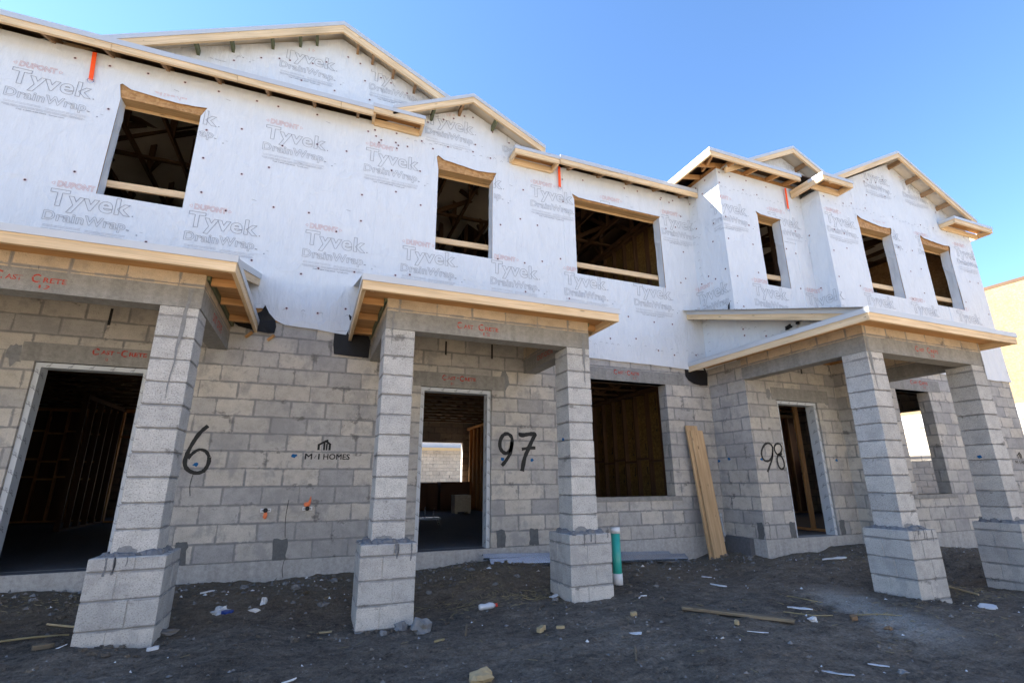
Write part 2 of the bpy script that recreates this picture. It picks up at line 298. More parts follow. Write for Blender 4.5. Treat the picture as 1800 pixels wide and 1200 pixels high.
    def build(s, name, mats, parent=None, smooth=False, bevel=0, weld=True):
        me = bpy.data.meshes.new(name); me.from_pydata(s.v, [], s.f); ul = me.uv_layers.new(name='UVMap'); d = ul.data; i = 0
        flat = []
        for u in s.uv:
            for a in u: flat += [a[0], a[1]]
        d.foreach_set('uv', flat)
        for m in (mats if isinstance(mats, (list, tuple)) else [mats]): me.materials.append(M[m] if isinstance(m, str) else m)
        me.polygons.foreach_set('material_index', s.mi)
        if weld:
            import bmesh
            bm = bmesh.new(); bm.from_mesh(me); bmesh.ops.remove_doubles(bm, verts=bm.verts, dist=1e-5); bm.to_mesh(me); bm.free()
        if smooth: me.polygons.foreach_set('use_smooth', [True]*len(me.polygons))
        me.update(); o = bpy.data.objects.new(name, me); COL.objects.link(o)
        if parent: o.parent = parent; o.matrix_parent_inverse = Matrix.Translation(-PW[parent.name]) if parent.name in PW else Matrix()
        PW[o.name] = Vector((0, 0, 0))
        if bevel: b = o.modifiers.new('bevel', 'BEVEL'); b.width = bevel; b.segments = 2; b.limit_method = 'ANGLE'
        return o
PW = {}
def tag(o, label=None, cat=None, group=None, kind=None):
    if label: o['label'] = label
    if cat: o['category'] = cat
    if group: o['group'] = group
    if kind: o['kind'] = kind
    return o
def thing(name, loc, label, cat, group=None):
    o = bpy.data.objects.new(name, None); COL.objects.link(o); o.location = loc; o.empty_display_size = .2; PW[o.name] = Vector(loc); return tag(o, label, cat, group)
def solo(mb, name, mats, label, cat, group=None, smooth=False, bevel=0):     # a thing that is one mesh; origin moved to its base
    o = mb.build(name, mats, None, smooth, bevel)
    me = o.data; xs = [v.co.x for v in me.vertices]; ys = [v.co.y for v in me.vertices]; zs = [v.co.z for v in me.vertices]
    c = Vector(((min(xs)+max(xs))/2, (min(ys)+max(ys))/2, min(zs))); me.transform(Matrix.Translation(-c)); o.location = c
    return tag(o, label, cat, group)
# ------------------------------------------------------------------ text as mesh
_TX = {}
def text_mesh(body, outline=0, offset=0, spacing=1.0):
    k = (body, outline, offset, spacing)
    if k in _TX: return _TX[k]
    cu = bpy.data.curves.new('t', 'FONT'); cu.body = body; cu.size = 1; cu.space_character = spacing; cu.resolution_u = 3; cu.offset = offset
    if outline: cu.fill_mode = 'NONE'; cu.bevel_depth = outline; cu.bevel_resolution = 0
    o = bpy.data.objects.new('t', cu); COL.objects.link(o); dg = bpy.context.evaluated_depsgraph_get(); me = o.evaluated_get(dg).to_mesh()
    v = [tuple(p.co) for p in me.vertices]; f = [tuple(p.vertices) for p in me.polygons]; o.evaluated_get(dg).to_mesh_clear()
    bpy.data.objects.remove(o); bpy.data.curves.remove(cu)
    x0 = min(p[0] for p in v); x1 = max(p[0] for p in v); y0 = min(p[1] for p in v); y1 = max(p[1] for p in v)
    _TX[k] = (v, f, (x0, x1, y0, y1)); return _TX[k]
def put_text(mb, body, x, y, width, height, fn, mi=0, outline=0, offset=0, spacing=1.0, keep=None, lift=.0012):
    # x,y: lower left of the glyph box; height is that of the whole box; fn(s,z,d) -> point
    v, f, (x0, x1, y0, y1) = text_mesh(body, outline/ (height or 1) if outline else 0, offset, spacing)
    sx = width/(x1-x0); sy = height/(y1-y0)
    for q in f:
        c = [((v[i][0]-x0)*sx+x, (v[i][1]-y0)*sy+y, v[i][2]*min(sx, sy)*.5+lift) for i in q]
        if keep and not keep(sum(p[0] for p in c)/len(c), sum(p[1] for p in c)/len(c)): continue
        mb.face([fn(*p) for p in c], [(p[0], p[1]) for p in c], mi)
def stroke(mb, pts, wd, fn, mi=0, lift=.003, jit=.15):
    n = len(pts); L = []; R = []
    # smooth the polyline first
    P = []
    for i in range(n-1):
        p0 = pts[max(i-1, 0)]; p1 = pts[i]; p2 = pts[i+1]; p3 = pts[min(i+2, n-1)]
        for k in range(5):
            t = k/5; P.append(tuple(.5*((2*p1[a])+(-p0[a]+p2[a])*t+(2*p0[a]-5*p1[a]+4*p2[a]-p3[a])*t*t+(-p0[a]+3*p1[a]-3*p2[a]+p3[a])*t**3) for a in (0, 1)))
    P.append(pts[-1]); n = len(P)
    for i in range(n):
        a = P[max(i-1, 0)]; b = P[min(i+1, n-1)]; dx, dz = b[0]-a[0], b[1]-a[1]; l = math.hypot(dx, dz) or 1; w_ = wd/2*(1+random.uniform(-jit, jit))
        L.append((P[i][0]-dz/l*w_, P[i][1]+dx/l*w_)); R.append((P[i][0]+dz/l*w_, P[i][1]-dx/l*w_))
    for i in range(n-1): mb.face([fn(*L[i], lift), fn(*R[i], lift), fn(*R[i+1], lift), fn(*L[i+1], lift)], None, mi)
def disc(mb, s, z, r, fn, mi=0, lift=.002, n=8, sx=1, seed=None):
    rr = [r*(1+(random.uniform(-.3, .3) if seed else 0)) for _ in range(n)]
    mb.face([fn(s+sx*rr[k]*math.cos(2*math.pi*k/n), z+rr[k]*math.sin(2*math.pi*k/n), lift) for k in range(n)], None, mi)

# ------------------------------------------------------------------ the facade as one unrolled strip
class Path:
    def __init__(s, pts, s0):
        s.p = pts; s.s = [s0]
        for a, b in zip(pts, pts[1:]): s.s.append(s.s[-1]+math.hypot(b[0]-a[0], b[1]-a[1]))
    def __call__(s, q, z, d=0):
        i = 0
        while i < len(s.p)-2 and q > s.s[i+1]+1e-6: i += 1
        a, b = s.p[i], s.p[i+1]; L = s.s[i+1]-s.s[i]; t = ((b[0]-a[0])/L, (b[1]-a[1])/L); n = (t[1], -t[0]); u = q-s.s[i]
        x, y = a[0]+t[0]*u+n[0]*d, a[1]+t[1]*u+n[1]*d
        for j, e in ((i-1, s.s[i]), (i+1, s.s[i+1])):      # mitre at corners
            if 0 <= j < len(s.p)-1 and abs(q-e) < 1e-6:
                c, g = s.p[j], s.p[j+1]; l2 = math.hypot(g[0]-c[0], g[1]-c[1]); t2 = ((g[0]-c[0])/l2, (g[1]-c[1])/l2); x += t2[1]*d; y += -t2[0]*d
        return (x, y, z)
FAC = Path([(-9, 0), (6.39, 0), (6.39, -.78), (8.49, -.78), (8.49, -1.17), (13.2, -1.17), (13.2, 10)], -9)
C1, C2, C3, C4, C5, C6 = FAC.s[1:]
def wall(mb, fn, s0, s1, z0, z1, holes=(), d=0, thick=.2, cuts=(), ds=None, dz=None, mi=0, reveal=0, morph=None, back=True, ends=True):
    inside = lambda x: s0+1e-6 < x < s1-1e-6
    S_ = {s0, s1}; Z_ = {z0, z1}
    for c in cuts:
        if inside(c): S_.add(c)
    for h in holes:
        for x in h[:2]:
            if inside(x): S_.add(x)
        for z in h[2:4]:
            if z0 < z < z1: Z_.add(z)
    def fill(A, step):
        A = sorted(A); o = []
        for a, b in zip(A, A[1:]):
            n = max(1, int(round((b-a)/step))) if step else 1; o += [a+(b-a)*k/n for k in range(n)]
        return o+[A[-1]]
    Sx = fill(S_, ds); Zx = fill(Z_, dz)
    def hole(i, j):
        if i < 0 or j < 0 or i >= len(Sx)-1 or j >= len(Zx)-1: return True
        a, b = (Sx[i]+Sx[i+1])/2, (Zx[j]+Zx[j+1])/2
        return any(h[0] < a < h[1] and h[2] < b < h[3] for h in holes)
    def V(s, z, dd):
        if morph: s2, z2, d2 = morph(s, z); return fn(s2, z2, dd+d2)
        return fn(s, z, dd)
    for i in range(len(Sx)-1):
        for j in range(len(Zx)-1):
            if hole(i, j): continue
            a, b, c, e = Sx[i], Sx[i+1], Zx[j], Zx[j+1]
            mb.face([V(a, c, d), V(b, c, d), V(b, e, d), V(a, e, d)], [(a, c), (b, c), (b, e), (a, e)], mi)
            if thick and back: mb.face([V(b, c, d-thick), V(a, c, d-thick), V(a, e, d-thick), V(b, e, d-thick)], [(b, c), (a, c), (a, e), (b, e)], mi)
            if thick:
                for (ii, jj, p, q) in ((i-1, j, (a, e), (a, c)), (i+1, j, (b, c), (b, e)), (i, j-1, (a, c), (b, c)), (i, j+1, (b, e), (a, e))):
                    if hole(ii, jj):
                        if not ends and (ii < 0 or ii >= len(Sx)-1): continue
                        vert = p[0] == q[0]
                        uv = [(p[0], p[1]), (q[0], q[1]), (q[0]-(thick if vert else 0), q[1]-(0 if vert else thick)), (p[0]-(thick if vert else 0), p[1]-(0 if vert else thick))]
                        mb.face([V(*p, d), V(*q, d), V(*q, d-thick), V(*p, d-thick)][::-1], uv[::-1], reveal or mi)

# ------------------------------------------------------------------ ground
GP = [(-2.7,0,-.17),(-1.2,0,-.19),(-.47,0,-.2),(.44,0,-.19),(1.4,0,-.2),(2.3,0,-.15),(4.43,0,-.28),(5.46,0,-.34),(6.3,-.1,-.22),(6.37,-.8,-.26),(7.08,-.78,-.21),(8.2,-.8,-.14),(9.7,-1.17,-.21),(10.5,-1.17,-.27),(11.1,-1.17,-.33),
(-1.54,-1.7,-.30),(-1.04,-1.7,-.34),(.49,-1.7,-.40),(1.0,-1.7,-.39),(2.62,-1.7,-.35),(3.14,-1.7,-.34),(6.23,-2.86,-.38),(6.74,-2.86,-.46),(8.51,-2.3,-.52),(4.6,-1.2,-.36),(3.3,-1.2,-.33),(-3,-1.5,-.28),(4.4,-4.5,-.46),(1.3,-3.3,-.42),(-1.8,-2.2,-.35),(8,-5,-.5),(0,-6.7,-.45),(12,-3.5,-.5)]
def G(x, y):
    sw = .02; sz = .02*-.45
    for a, b, z in GP:
        k = 1/((x-a)**2+(y-b)**2+.12)**2; sw += k; sz += k*z
    return sz/sw
def GN(x, y):           # with lumps
    z = G(x, y); v = Vector((x, y, 0))
    amp = 1.0 if y > -1.4 else .7
    z += .030*noise.noise(v*1.3)+.022*amp*noise.noise(v*4.1+Vector((3, 1, 0)))+.011*noise.noise(Vector((x*9+2.2*y, y*14, 4)))+.013*amp*max(0, noise.noise(v*21))+.008*noise.noise(v*34)
    t = noise.noise(Vector((x*.8+y*.25, y*3.2+x*.5, 9)))                  # shallow tyre and rake marks
    return z+.012*t
def make_ground():
    def axis(lo, hi, step, far):
        a = []; x = lo
        while x < hi: a.append(x); x += step
        a.append(hi); e = step*3; l, r = [], []; x = hi
        while x < far: x += e; e *= 1.45; r.append(x)
        e = step*3; x = lo
        while x > -far: x -= e; e *= 1.45; l.append(x)
        return l[::-1]+a+r
    X = axis(-3.4, 12.6, .036, 900); Y = axis(-5.3, .3, .03, 900)
    v = []
    for y in Y:
        for x in X:
            fine = -5 < x < 13.2 and -6 < y < .4
            z = GN(x, y) if fine else (G(x, y) if abs(x) < 40 and abs(y) < 40 else -.45)
            if y > .3: z = min(z, -.4)
            v.append((x, y, z))
    n = len(X); f = [(j*n+i, j*n+i+1, (j+1)*n+i+1, (j+1)*n+i) for j in range(len(Y)-1) for i in range(n-1)]
    me = bpy.data.meshes.new('ground'); me.from_pydata(v, [], f); me.materials.append(M['soil']); me.polygons.foreach_set('use_smooth', [True]*len(f))
    o = bpy.data.objects.new('ground', me); COL.objects.link(o); o['kind'] = 'structure'
make_ground()

# ------------------------------------------------------------------ the row of houses
H = thing('townhouse_row', (0, 0, -.3), 'row of unfinished two storey block townhouses with white wrapped upper floor and open windows', 'building')
EAVE = 6.20
D96 = (-2.90, -1.86, -.01, 2.13); D97 = (1.29, 2.32, -.01, 2.13); W97 = (3.72, 5.44, .62, 2.42)
sA = lambda x: x+.78                      # x on front section A -> s   (C1+.78 = C2)
sB = lambda x: x+.78+.39
D98 = (sA(7.03), sA(7.97), -.01, 2.13); W98 = (sB(9.48), sB(10.42), .61, 2.40)
E1 = (C5+1.30, C5+2.45, .53, 2.40); E2 = (C5+3.5, C5+4.3, 1.47, 2.40)
UP = [(-2.74, -1.85, 4.21, 5.62), (1.40, 2.31, 4.21, 5.62), (3.82, 5.63, 4.20, 5.62), (sA(7.24), sA(7.81), 4.20, 5.60), (sB(9.46), sB(10.40), 4.22, 5.60), (sB(11.38), sB(12.29), 4.22, 5.58)]

mb = MB(); wall(mb, FAC, -9, C6, 0, 2.83, [D96, D97, W97, D98, W98, E1, E2], 0, .2, (C1, C2, C3, C4, C5))
mb.build('block_wall', 'block', H)
mb = MB(); wall(mb, FAC, -9, C6, -.9, -.002, [], .006, .25, (C1, C2, C3, C4, C5), ds=.4)
mb.build('foundation', 'footing', H)
mb = MB(); wall(mb, lambda s, z, d: (s, 10-d, z), -9, 13.2, -.9, 6.3, [(2.5, 4.75, .83, 2.13), (-3.6, -2.3, -.01, 2.1), (-1, .2, 3.9, 5.3)], 0, .2)
mb.build('rear_wall', 'block', H)
mb = MB(); wall(mb, lambda s, z, d: (-9-d, s, z), 0, 10, -.9, 6.3, [], 0, .2); mb.build('end_wall', 'block', H)
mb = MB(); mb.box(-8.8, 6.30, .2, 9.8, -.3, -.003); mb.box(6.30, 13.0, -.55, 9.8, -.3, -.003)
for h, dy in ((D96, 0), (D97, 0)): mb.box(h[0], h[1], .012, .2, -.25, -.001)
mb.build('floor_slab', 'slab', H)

# lintels over the openings, with the maker's red stencil on them
def lintel(s0, s1, z0, z1, txt=None, tx=0, tz=0, tw=.55, fn=FAC, d=.004, name='lintel', mat='lintel', extra=None):
    mb = MB(); wall(mb, fn, s0, s1, z0, z1, [], d, .19)
    if txt:
        put_text(mb, 'C', tx, tz-.006, tw*.12, .082, lambda s, z, e: fn(s, z, d+e), 1, spacing=1.0, offset=.035)
        put_text(mb, 'AST', tx+tw*.15, tz+.008, tw*.24, .048, lambda s, z, e: fn(s, z, d+e), 1, offset=.035)
        put_text(mb, '-', tx+tw*.43, tz+.035, tw*.06, .012, lambda s, z, e: fn(s, z, d+e), 1)
        put_text(mb, 'C', tx+tw*.51, tz-.006, tw*.12, .082, lambda s, z, e: fn(s, z, d+e), 1, offset=.035)
        put_text(mb, 'RETE', tx+tw*.66, tz+.008, tw*.33, .048, lambda s, z, e: fn(s, z, d+e), 1, offset=.035)
        if extra: put_text(mb, extra[0], tx+tw*extra[1], tz-.065, tw*extra[2], .04, lambda s, z, e: fn(s, z, d+e), 1)
    return mb.build(name, [mat, 'red'], H)
lintel(-3.03, -1.6, 2.13, 2.34, 'C', -2.42, 2.245, .52, extra=('8', .25, .05))
lintel(1.18, 2.52, 2.13, 2.34, 'C', 1.58, 2.235, .50, extra=('8F', .25, .1))
lintel(3.45, 5.83, 2.42, 2.62, 'C', 4.42, 2.53, .50, extra=('12', .75, .12))
lintel(sA(6.93), sA(8.26), 2.13, 2.34)
lintel(sB(9.30), sB(10.78), 2.40, 2.61, 'C', sB(9.95), 2.52, .50, extra=('12', .7, .12))
def sill(s0, s1, z, fn=FAC):
    mb = MB(); wall(mb, fn, s0-.12, s1+.12, z-.07, z, [], .012, .23); mb.build('window_sill', 'lintel', H)
sill(W97[0], W97[1], .62); sill(W98[0], W98[1], .61)

# steel-and-timber door bucks wrapped in printed white tape
def door_frame(h, fn, jl=True, jr=True):
    s0, s1, _, z1 = h; mb = MB(); t = .055
    def bar(a, b, c, e, d0, d1):
        P = lambda s, z, d: fn(s, z, d)
        for f in ([(a, c, d0), (b, c, d0), (b, e, d0), (a, e, d0)], [(b, c, d1), (a, c, d1), (a, e, d1), (b, e, d1)], [(a, c, d1), (a, c, d0), (a, e, d0), (a, e, d1)], [(b, c, d0), (b, c, d1), (b, e, d1), (b, e, d0)], [(a, c, d1), (b, c, d1), (b, c, d0), (a, c, d0)], [(a, e, d0), (b, e, d0), (b, e, d1), (a, e, d1)]):
            mb.face([P(*q) for q in f], None, 0)
    bar(s0+.004, s0+t, 0, z1-t, -.03, -.19); bar(s1-t, s1-.004, 0, z1-t, -.03, -.19); bar(s0+.004, s1-.004, z1-t, z1-.004, -.03, -.19)
    # slanting print, repeated on the faces and reveals
    def tick(P):
        stroke(mb, [(-.022, .020), (-.008, .004), (.004, .006), (.010, -.006), (.026, -.020)], .0075, P, 1, .0015)
        stroke(mb, [(-.010, .034), (.012, .022)], .006, P, 1, .0015)
        stroke(mb, [(-.004, .020), (.002, .010), (.012, .012), (.016, .002)], .005, P, 1, .0015)
    z = .09
    while z < z1-.1:
        for q in (s0+t/2+.002, s1-t/2-.002): tick(lambda a, b, e, q=q, z=z: fn(q+a, z+b, -.03+e))
        for q, sg in ((s0+t, 1), (s1-t, -1)):
            tick(lambda a, b, e, q=q, z=z, sg=sg: fn(q+sg*e, z-.03+b*1.2, -.085-sg*a*sg*1.6))
        z += .175
    q = s0+.12
    while q < s1-.1: tick(lambda a, b, e, q=q: fn(q+a, z1-t/2-b, -.03+e)); q += .19
    mb.build('door_frame', ['tape', 'ink'], H)
for h in (D96, D97, D98): door_frame(h, FAC)

# second floor: sheathing board, then the white wrap over it
mb = MB(); mb2 = MB()
wall(mb, FAC, -9, C6, 2.835, 6.2, UP+[(C5+2, C5+3.4, 4.2, 5.6)], -.002, .14, (C1, C2, C3, C4, C5))
def gable_tri(mb_, pts, y, t=.02, mi=0, uvo=(0, 0)):
    mb_.face([(p[0], y, p[1]) for p in pts], [(p[0]+uvo[0], p[1]+uvo[1]) for p in pts], mi)
    mb_.face([(p[0], y+t, p[1]) for p in pts[::-1]], [(p[0], p[1]) for p in pts[::-1]], mi)
mb.build('wall_sheathing', 'osb', H)

def lerp_tab(tab, x):
    if x <= tab[0][0]: return tab[0][1]
    for (a, b), (c, d) in zip(tab, tab[1:]):
        if x <= c: return b+(d-b)*(x-a)/(c-a)
    return tab[-1][1]
BOT = [(-9, 3.06), (-1.18, 3.06), (-1.0, 2.98), (-.9, 2.98), (-.76, 3.0), (-.70, 2.90), (-.62, 2.85), (-.51, 2.80), (-.2, 2.785), (.11, 2.76), (.25, 2.75), (.262, 2.80), (.30, 3.0), (2.9, 3.06), (3.06, 2.76), (4, 2.755), (5.2, 2.735), (6.02, 2.71), (6.39, 2.74), (7.1, 2.76), (7.2, 3.06), (10.1, 3.06), (10.2, 2.77), (14.2, 2.76), (25, 2.76)]
FL = {0: .14, 1: .17, 2: .03, 3: .012, 4: .18, 5: .13}       # how far the cut flap above each window is pulled up
SEAMS = (-4.3, .50, 3.60, 8.9, 12.9)
def wrap_morph(s, z):
    d = .007*noise.noise(Vector((s*1.3, z*2.1, 0)))+.004*noise.noise(Vector((s*.6+z*1.4, z*.3, 7)))+.003*noise.noise(Vector((s*5, z*4, 5)))
    for a in SEAMS:
        if a-1e-4 <= s < a+.003: d -= .003
        elif a+.003 <= s < a+.5: d += .005*(1-(s-a)/.5)
    if z < 2.77:
        zb = lerp_tab(BOT, s)+.012*noise.noise(Vector((s*3, 0, 1))); return s, zb, d+.012+.012*noise.noise(Vector((s*2.2, 1, 1)))
    if z < 3.05: return s, max(z, lerp_tab(BOT, s)+.05), d+.004
    if abs(s-C1) < .01 or abs(s-C2) < .01 or abs(s-C3) < .01 or abs(s-C4) < .01 or abs(s-C5) < .01: d = .003
    for i, h in enumerate(UP):
        if h[0]-1e-4 <= s <= h[1]+1e-4 and abs(z-h[3]) < 1e-4:
            u = (s-h[0])/(h[1]-h[0]); top = FL[i]*(1.05-.42*min(1, u*1.5)+.10*max(0, u-.75)*4)
            if u < .02: return s-.045, z+FL[i]*1.2+.045, d+.01
            if u > .98: return s+(.06 if FL[i] > .05 else .02), z+FL[i]*.85, d+.01
            return s, z+top+.008*noise.noise(Vector((s*9, 0, 0))), d+.012
        if h[0]-1e-4 <= s <= h[1]+1e-4 and h[3] < z < h[3]+.3: return s, max(z, h[3]+FL[i]+.07), d+.008
    return s, z, d
wp = MB()
wall(wp, FAC, -9, C6-.001, 2.76, 6.19, UP, .014, 0, (C1, C2, C3, C4, C5)+tuple(q for a in SEAMS for q in (a, a+.006)), .085, .14, morph=wrap_morph)
# gable ends that rise flush above the eaves
gable_tri(wp, [(.42, 6.185), (3.32, 6.19), (3.1, 6.30), (1.87, 6.88), (.66, 6.30)], -.009)
gable_tri(wp, [(8.49, 6.19), (13.2, 6.19), (10.85, 7.36)], -1.179)
# folded-in wrap on the window reveals
def fold(h, side, dep=.155):
    s = h[0]+.004 if side < 0 else h[1]-.004
    z = h[2]; zs = [h[2]+(h[3]-h[2])*k/14 for k in range(15)]
    for k in range(14):
        wa = dep*(1+.12*noise.noise(Vector((zs[k]*3, s, 0)))+(.25*max(0, 1-k/2.5) if s > 7 else 0)); wb = dep*(1+.12*noise.noise(Vector((zs[k+1]*3, s, 0)))+(.25*max(0, 1-(k+1)/2.5) if s > 7 else 0))
        q = [FAC(s, zs[k], .006), FAC(s, zs[k+1], .006), FAC(s, zs[k+1], -.08), FAC(s, zs[k], -.08)]
        e = side*-.004
        r = [FAC(s, zs[k], -.08), FAC(s, zs[k+1], -.08), FAC(s+e*(1+2*noise.noise(Vector((zs[k+1]*8, 0, s)))), zs[k+1], -wb), FAC(s+e*(1+2*noise.noise(Vector((zs[k]*8, 0, s)))), zs[k], -wa)]
        wp.face(q, [(0, zs[k]), (0, zs[k+1]), (.08, zs[k+1]), (.08, zs[k])]); wp.face(r, [(.08, zs[k]), (.08, zs[k+1]), (.15, zs[k+1]), (.15, zs[k])])
for h in UP:
    fold(h, -1); fold(h, 1)
    wp.face([FAC(h[0], h[2]+.004, .006), FAC(h[1], h[2]+.004, .006), FAC(h[1], h[2]+.004, -.15), FAC(h[0], h[2]+.004, -.15)])
# printing on the wrap
def ok_main(s, z):
    if any(h[0]-.02 < s < h[1]+.02 and h[2] < z < h[3]+FL[i]+.02 for i, h in enumerate(UP)): return False
    return z > 2.8 and (z < 6.17 or .3 < s < 3.3 or s > C4)
def logo(s, z, fn, keep=ok_main, low=True, clipx=None, full=True):
    K = (lambda a, b: keep(a, b) and (clipx is None or clipx[0] < a < clipx[1])) if keep else None
    ol = .0026
    def T(body, x, y, w_, h_, mi, off=0, sp=1.05, o=ol): put_text(wp, body, s+x, z+y, w_, h_, fn, mi, o, off, sp, K, .0045)
    s += .075
    T('DUPONT', .045, .045, .36, .080, 3, .02, o=.0014)
    for k in (-1, 1):
        cx = s+.225+k*.215; a = [(cx+k*.022, z+.086), (cx-k*.006, z+.105), (cx-k*.006, z+.066), (cx+k*.022, z+.086)]
        if not K or K(cx, z+.08): stroke(wp, a, .003, fn, 3, .004, 0)
    T('Tyvek', 0, -.27, .80, .285, 1, .03, 1.10); T('\u00ae', .815, -.20, .016, .016, 1, 0, 1, .001)
    T('DrainWrap', -.01, -.43, .79, .158, 1, .018, 1.06, .0019); T('TM', .79, -.39, .03, .014, 1, 0, 1, .0015)
    if low:
        for k, (a, b) in enumerate(((.01, .36), (.40, .80), (.01, .36), (.40, .80), (.0, .78), (0, .80), (.02, .78))):
            y = z-(.452, .460, .468, .476, .497, .508, .519)[k]
            if not K or (K(s+a, y) and K(s+b, y)):
                n = 10
                for j in range(n): p = s+a+(b-a)*j/n; wp.face([fn(p, y-.0015, .004), fn(p+(b-a)/n*.92, y-.0015, .004), fn(p+(b-a)/n*.92, y+.0015, .004), fn(p, y+.0015, .004)], None, 2)
        T('Call 1-800-448-9835  Tyvek.com', .14, -.555, .46, .018, 1, 0, 1, .0006)
    if not K or K(s+.9, z-.4): disc(wp, s+.905, z-.43, .010, fn, 2, .004); stroke(wp, [(s+.93, z-.385), (s+.96, z-.388)], .004, fn, 1, .004)
FW = lambda s, z, d: FAC(s, z, .014+d+wrap_morph(s, z)[2])
for s in (-6.0, -4.61, -3.235, -1.842, -.47, .848, 2.22, 3.50, 4.86, 6.24): logo(s, 4.175, FW)
for s in (7.57, 8.87, 10.26, 11.61, 13.05): logo(s, 4.155, FW)
for s in (-6.6, -5.25, -3.90, -2.52, -1.135, .22, 1.6, 2.92, 4.28, 5.60): logo(s, 5.685, FW)
for s in (6.88, 8.22, 9.62, 10.95, 12.28, 13.6): logo(s, 5.70, FW)
in2 = lambda s, z: z > 5.95 and z < 6.86-.5*abs(s-1.87)
inB = lambda s, z: z > 5.95 and z < 7.30-.5*abs(s-10.85)
F2 = lambda s, z, d: (s, -.010-d, z); FB = lambda s, z, d: (s, -1.18-d, z)
logo(1.10, 6.60, F2, in2); logo(2.42, 6.62, F2, in2); logo(9.84, 6.98, FB, inB); logo(11.08, 7.03, FB, inB)
# cap nails and staples
def nail(s, z, fn):
    disc(wp, s, z, .021, fn, 5, .0046, 8); disc(wp, s, z, .013, fn, 4, .0062, 8)
rs = random.Random(3)
def near_hole(s, z): return any(h[0]-.04 < s < h[1]+.04 and h[2]-.04 < z < h[3]+FL[i]+.06 for i, h in enumerate(UP))
s = -5.0
while s < C5:
    for z0 in (3.05, 3.62, 4.35, 4.95, 5.45, 6.05):
        if rs.random() < .82:
            a, b = s+rs.uniform(-.12, .12), z0+rs.uniform(-.13, .13)
            if z0 > 6: b = 6.05+rs.uniform(-.03, .03)
            if b < 6.12 and not near_hole(a, b) and b > lerp_tab(BOT, a)+.05: nail(a, b, FW)
    s += .41
for s, z in ((.42, 5.93), (.47, 5.83), (.50, 5.88), (.30, 5.98), (.72, 5.9), (.76, 5.86), (.74, 5.80), (.9, 5.88), (1.3, 5.95), (3.6, 5.95), (6.1, 4.45), (6.15, 5.75), (5.9, 6.0), (5.7, 6.02), (7.1, 4.4), (6.7, 4.42)): nail(s, z, FW)
for s, z in ((1.2, 6.42), (1.45, 6.55), (1.62, 6.62), (1.80, 6.72), (1.95, 6.74), (2.3, 6.55), (2.6, 6.42), (2.7, 6.38), (2.85, 6.3), (1.0, 6.25), (2.0, 6.22)): nail(s, z, F2)
for k in range(46):
    s = rs.uniform(8.7, 13.0); z = rs.uniform(6.2, 7.3)
    if inB(s, z+.1) and (not inB(s, z+.28) or rs.random() < .12): nail(s, z, FB)
def staple(s, z, fn, k): stroke(wp, [(s-.022, z-.012), (s-.004, z+.006), (s+.006, z+.006), (s+.024, z-.010)], .0045, fn, 1, .004, 0)
s = -.75
while s < 6.3:
    if rs.random() < .8 and s < C1: staple(s, 3.03+rs.uniform(-.03, .03), FW, 0)
    s += .11
s = .9
while s < 3.3: (rs.random() < .7) and staple(s, 6.02+rs.uniform(-.03, .03), FW, 0); s += .12
for a, b in ((C2+.05, C3), (C4+.2, C5)):
    s = a
    while s < b: (rs.random() < .75) and staple(s, 5.98+rs.uniform(-.03, .03), FW, 0); s += .10
z = 2.9
while z < 6.0: staple(C1+.13+rs.uniform(-.01, .01), z, FW, 0); z += .16
for s, z in ((-1.6, 5.95), (-2.2, 5.9), (-.3, 5.98), (2.6, 5.6), (4.9, 5.9), (-.6, 5.2), (.1, 4.6), (-1.1, 4.5), (5.9, 5.3)): stroke(wp, [(s, z), (s+.06, z-.012)], .005, FW, 1, .004, 0)
wp.build('house_wrap', ['wrap', 'ink', 'inkfaint', 'inkred', 'nail', 'ring'], H, weld=False)
for h in UP:        # header timber in each opening, with the temporary guard rail nailed across
    mb = MB(); a, b = h[0], h[1]
    P = lambda s, z, d: FAC(s, z, d)
    mb.face([P(a, h[3]-.004, -.003), P(a, h[3]-.004, -.15), P(b, h[3]-.004, -.15), P(b, h[3]-.004, -.003)], [(a, 0), (a, .15), (b, .15), (b, 0)])
    mb.face([P(a, h[3]-.05, -.15), P(b, h[3]-.05, -.15), P(b, h[3]+.2, -.15), P(a, h[3]+.2, -.15)], [(a, 0), (b, 0), (b, .2), (a, .2)])
    for q in (a+.003, b-.003): mb.face([P(q, h[2], -.10), P(q, h[3], -.10), P(q, h[3], -.16), P(q, h[2], -.16)], [(0, 0), (2, 0), (2, .06), (0, .06)])
    mb.build('window_header', 'header', H)
    mb = MB(); z = h[2]+.27
    p, q = FAC(a-.1, z-.01, -.185), FAC(b+.1, z+(.01 if b-a < 1.2 else .0), -.185); mb.beam(p, q, .038, .089); mb.build('guard_rail', 'pine', H, bevel=.003)
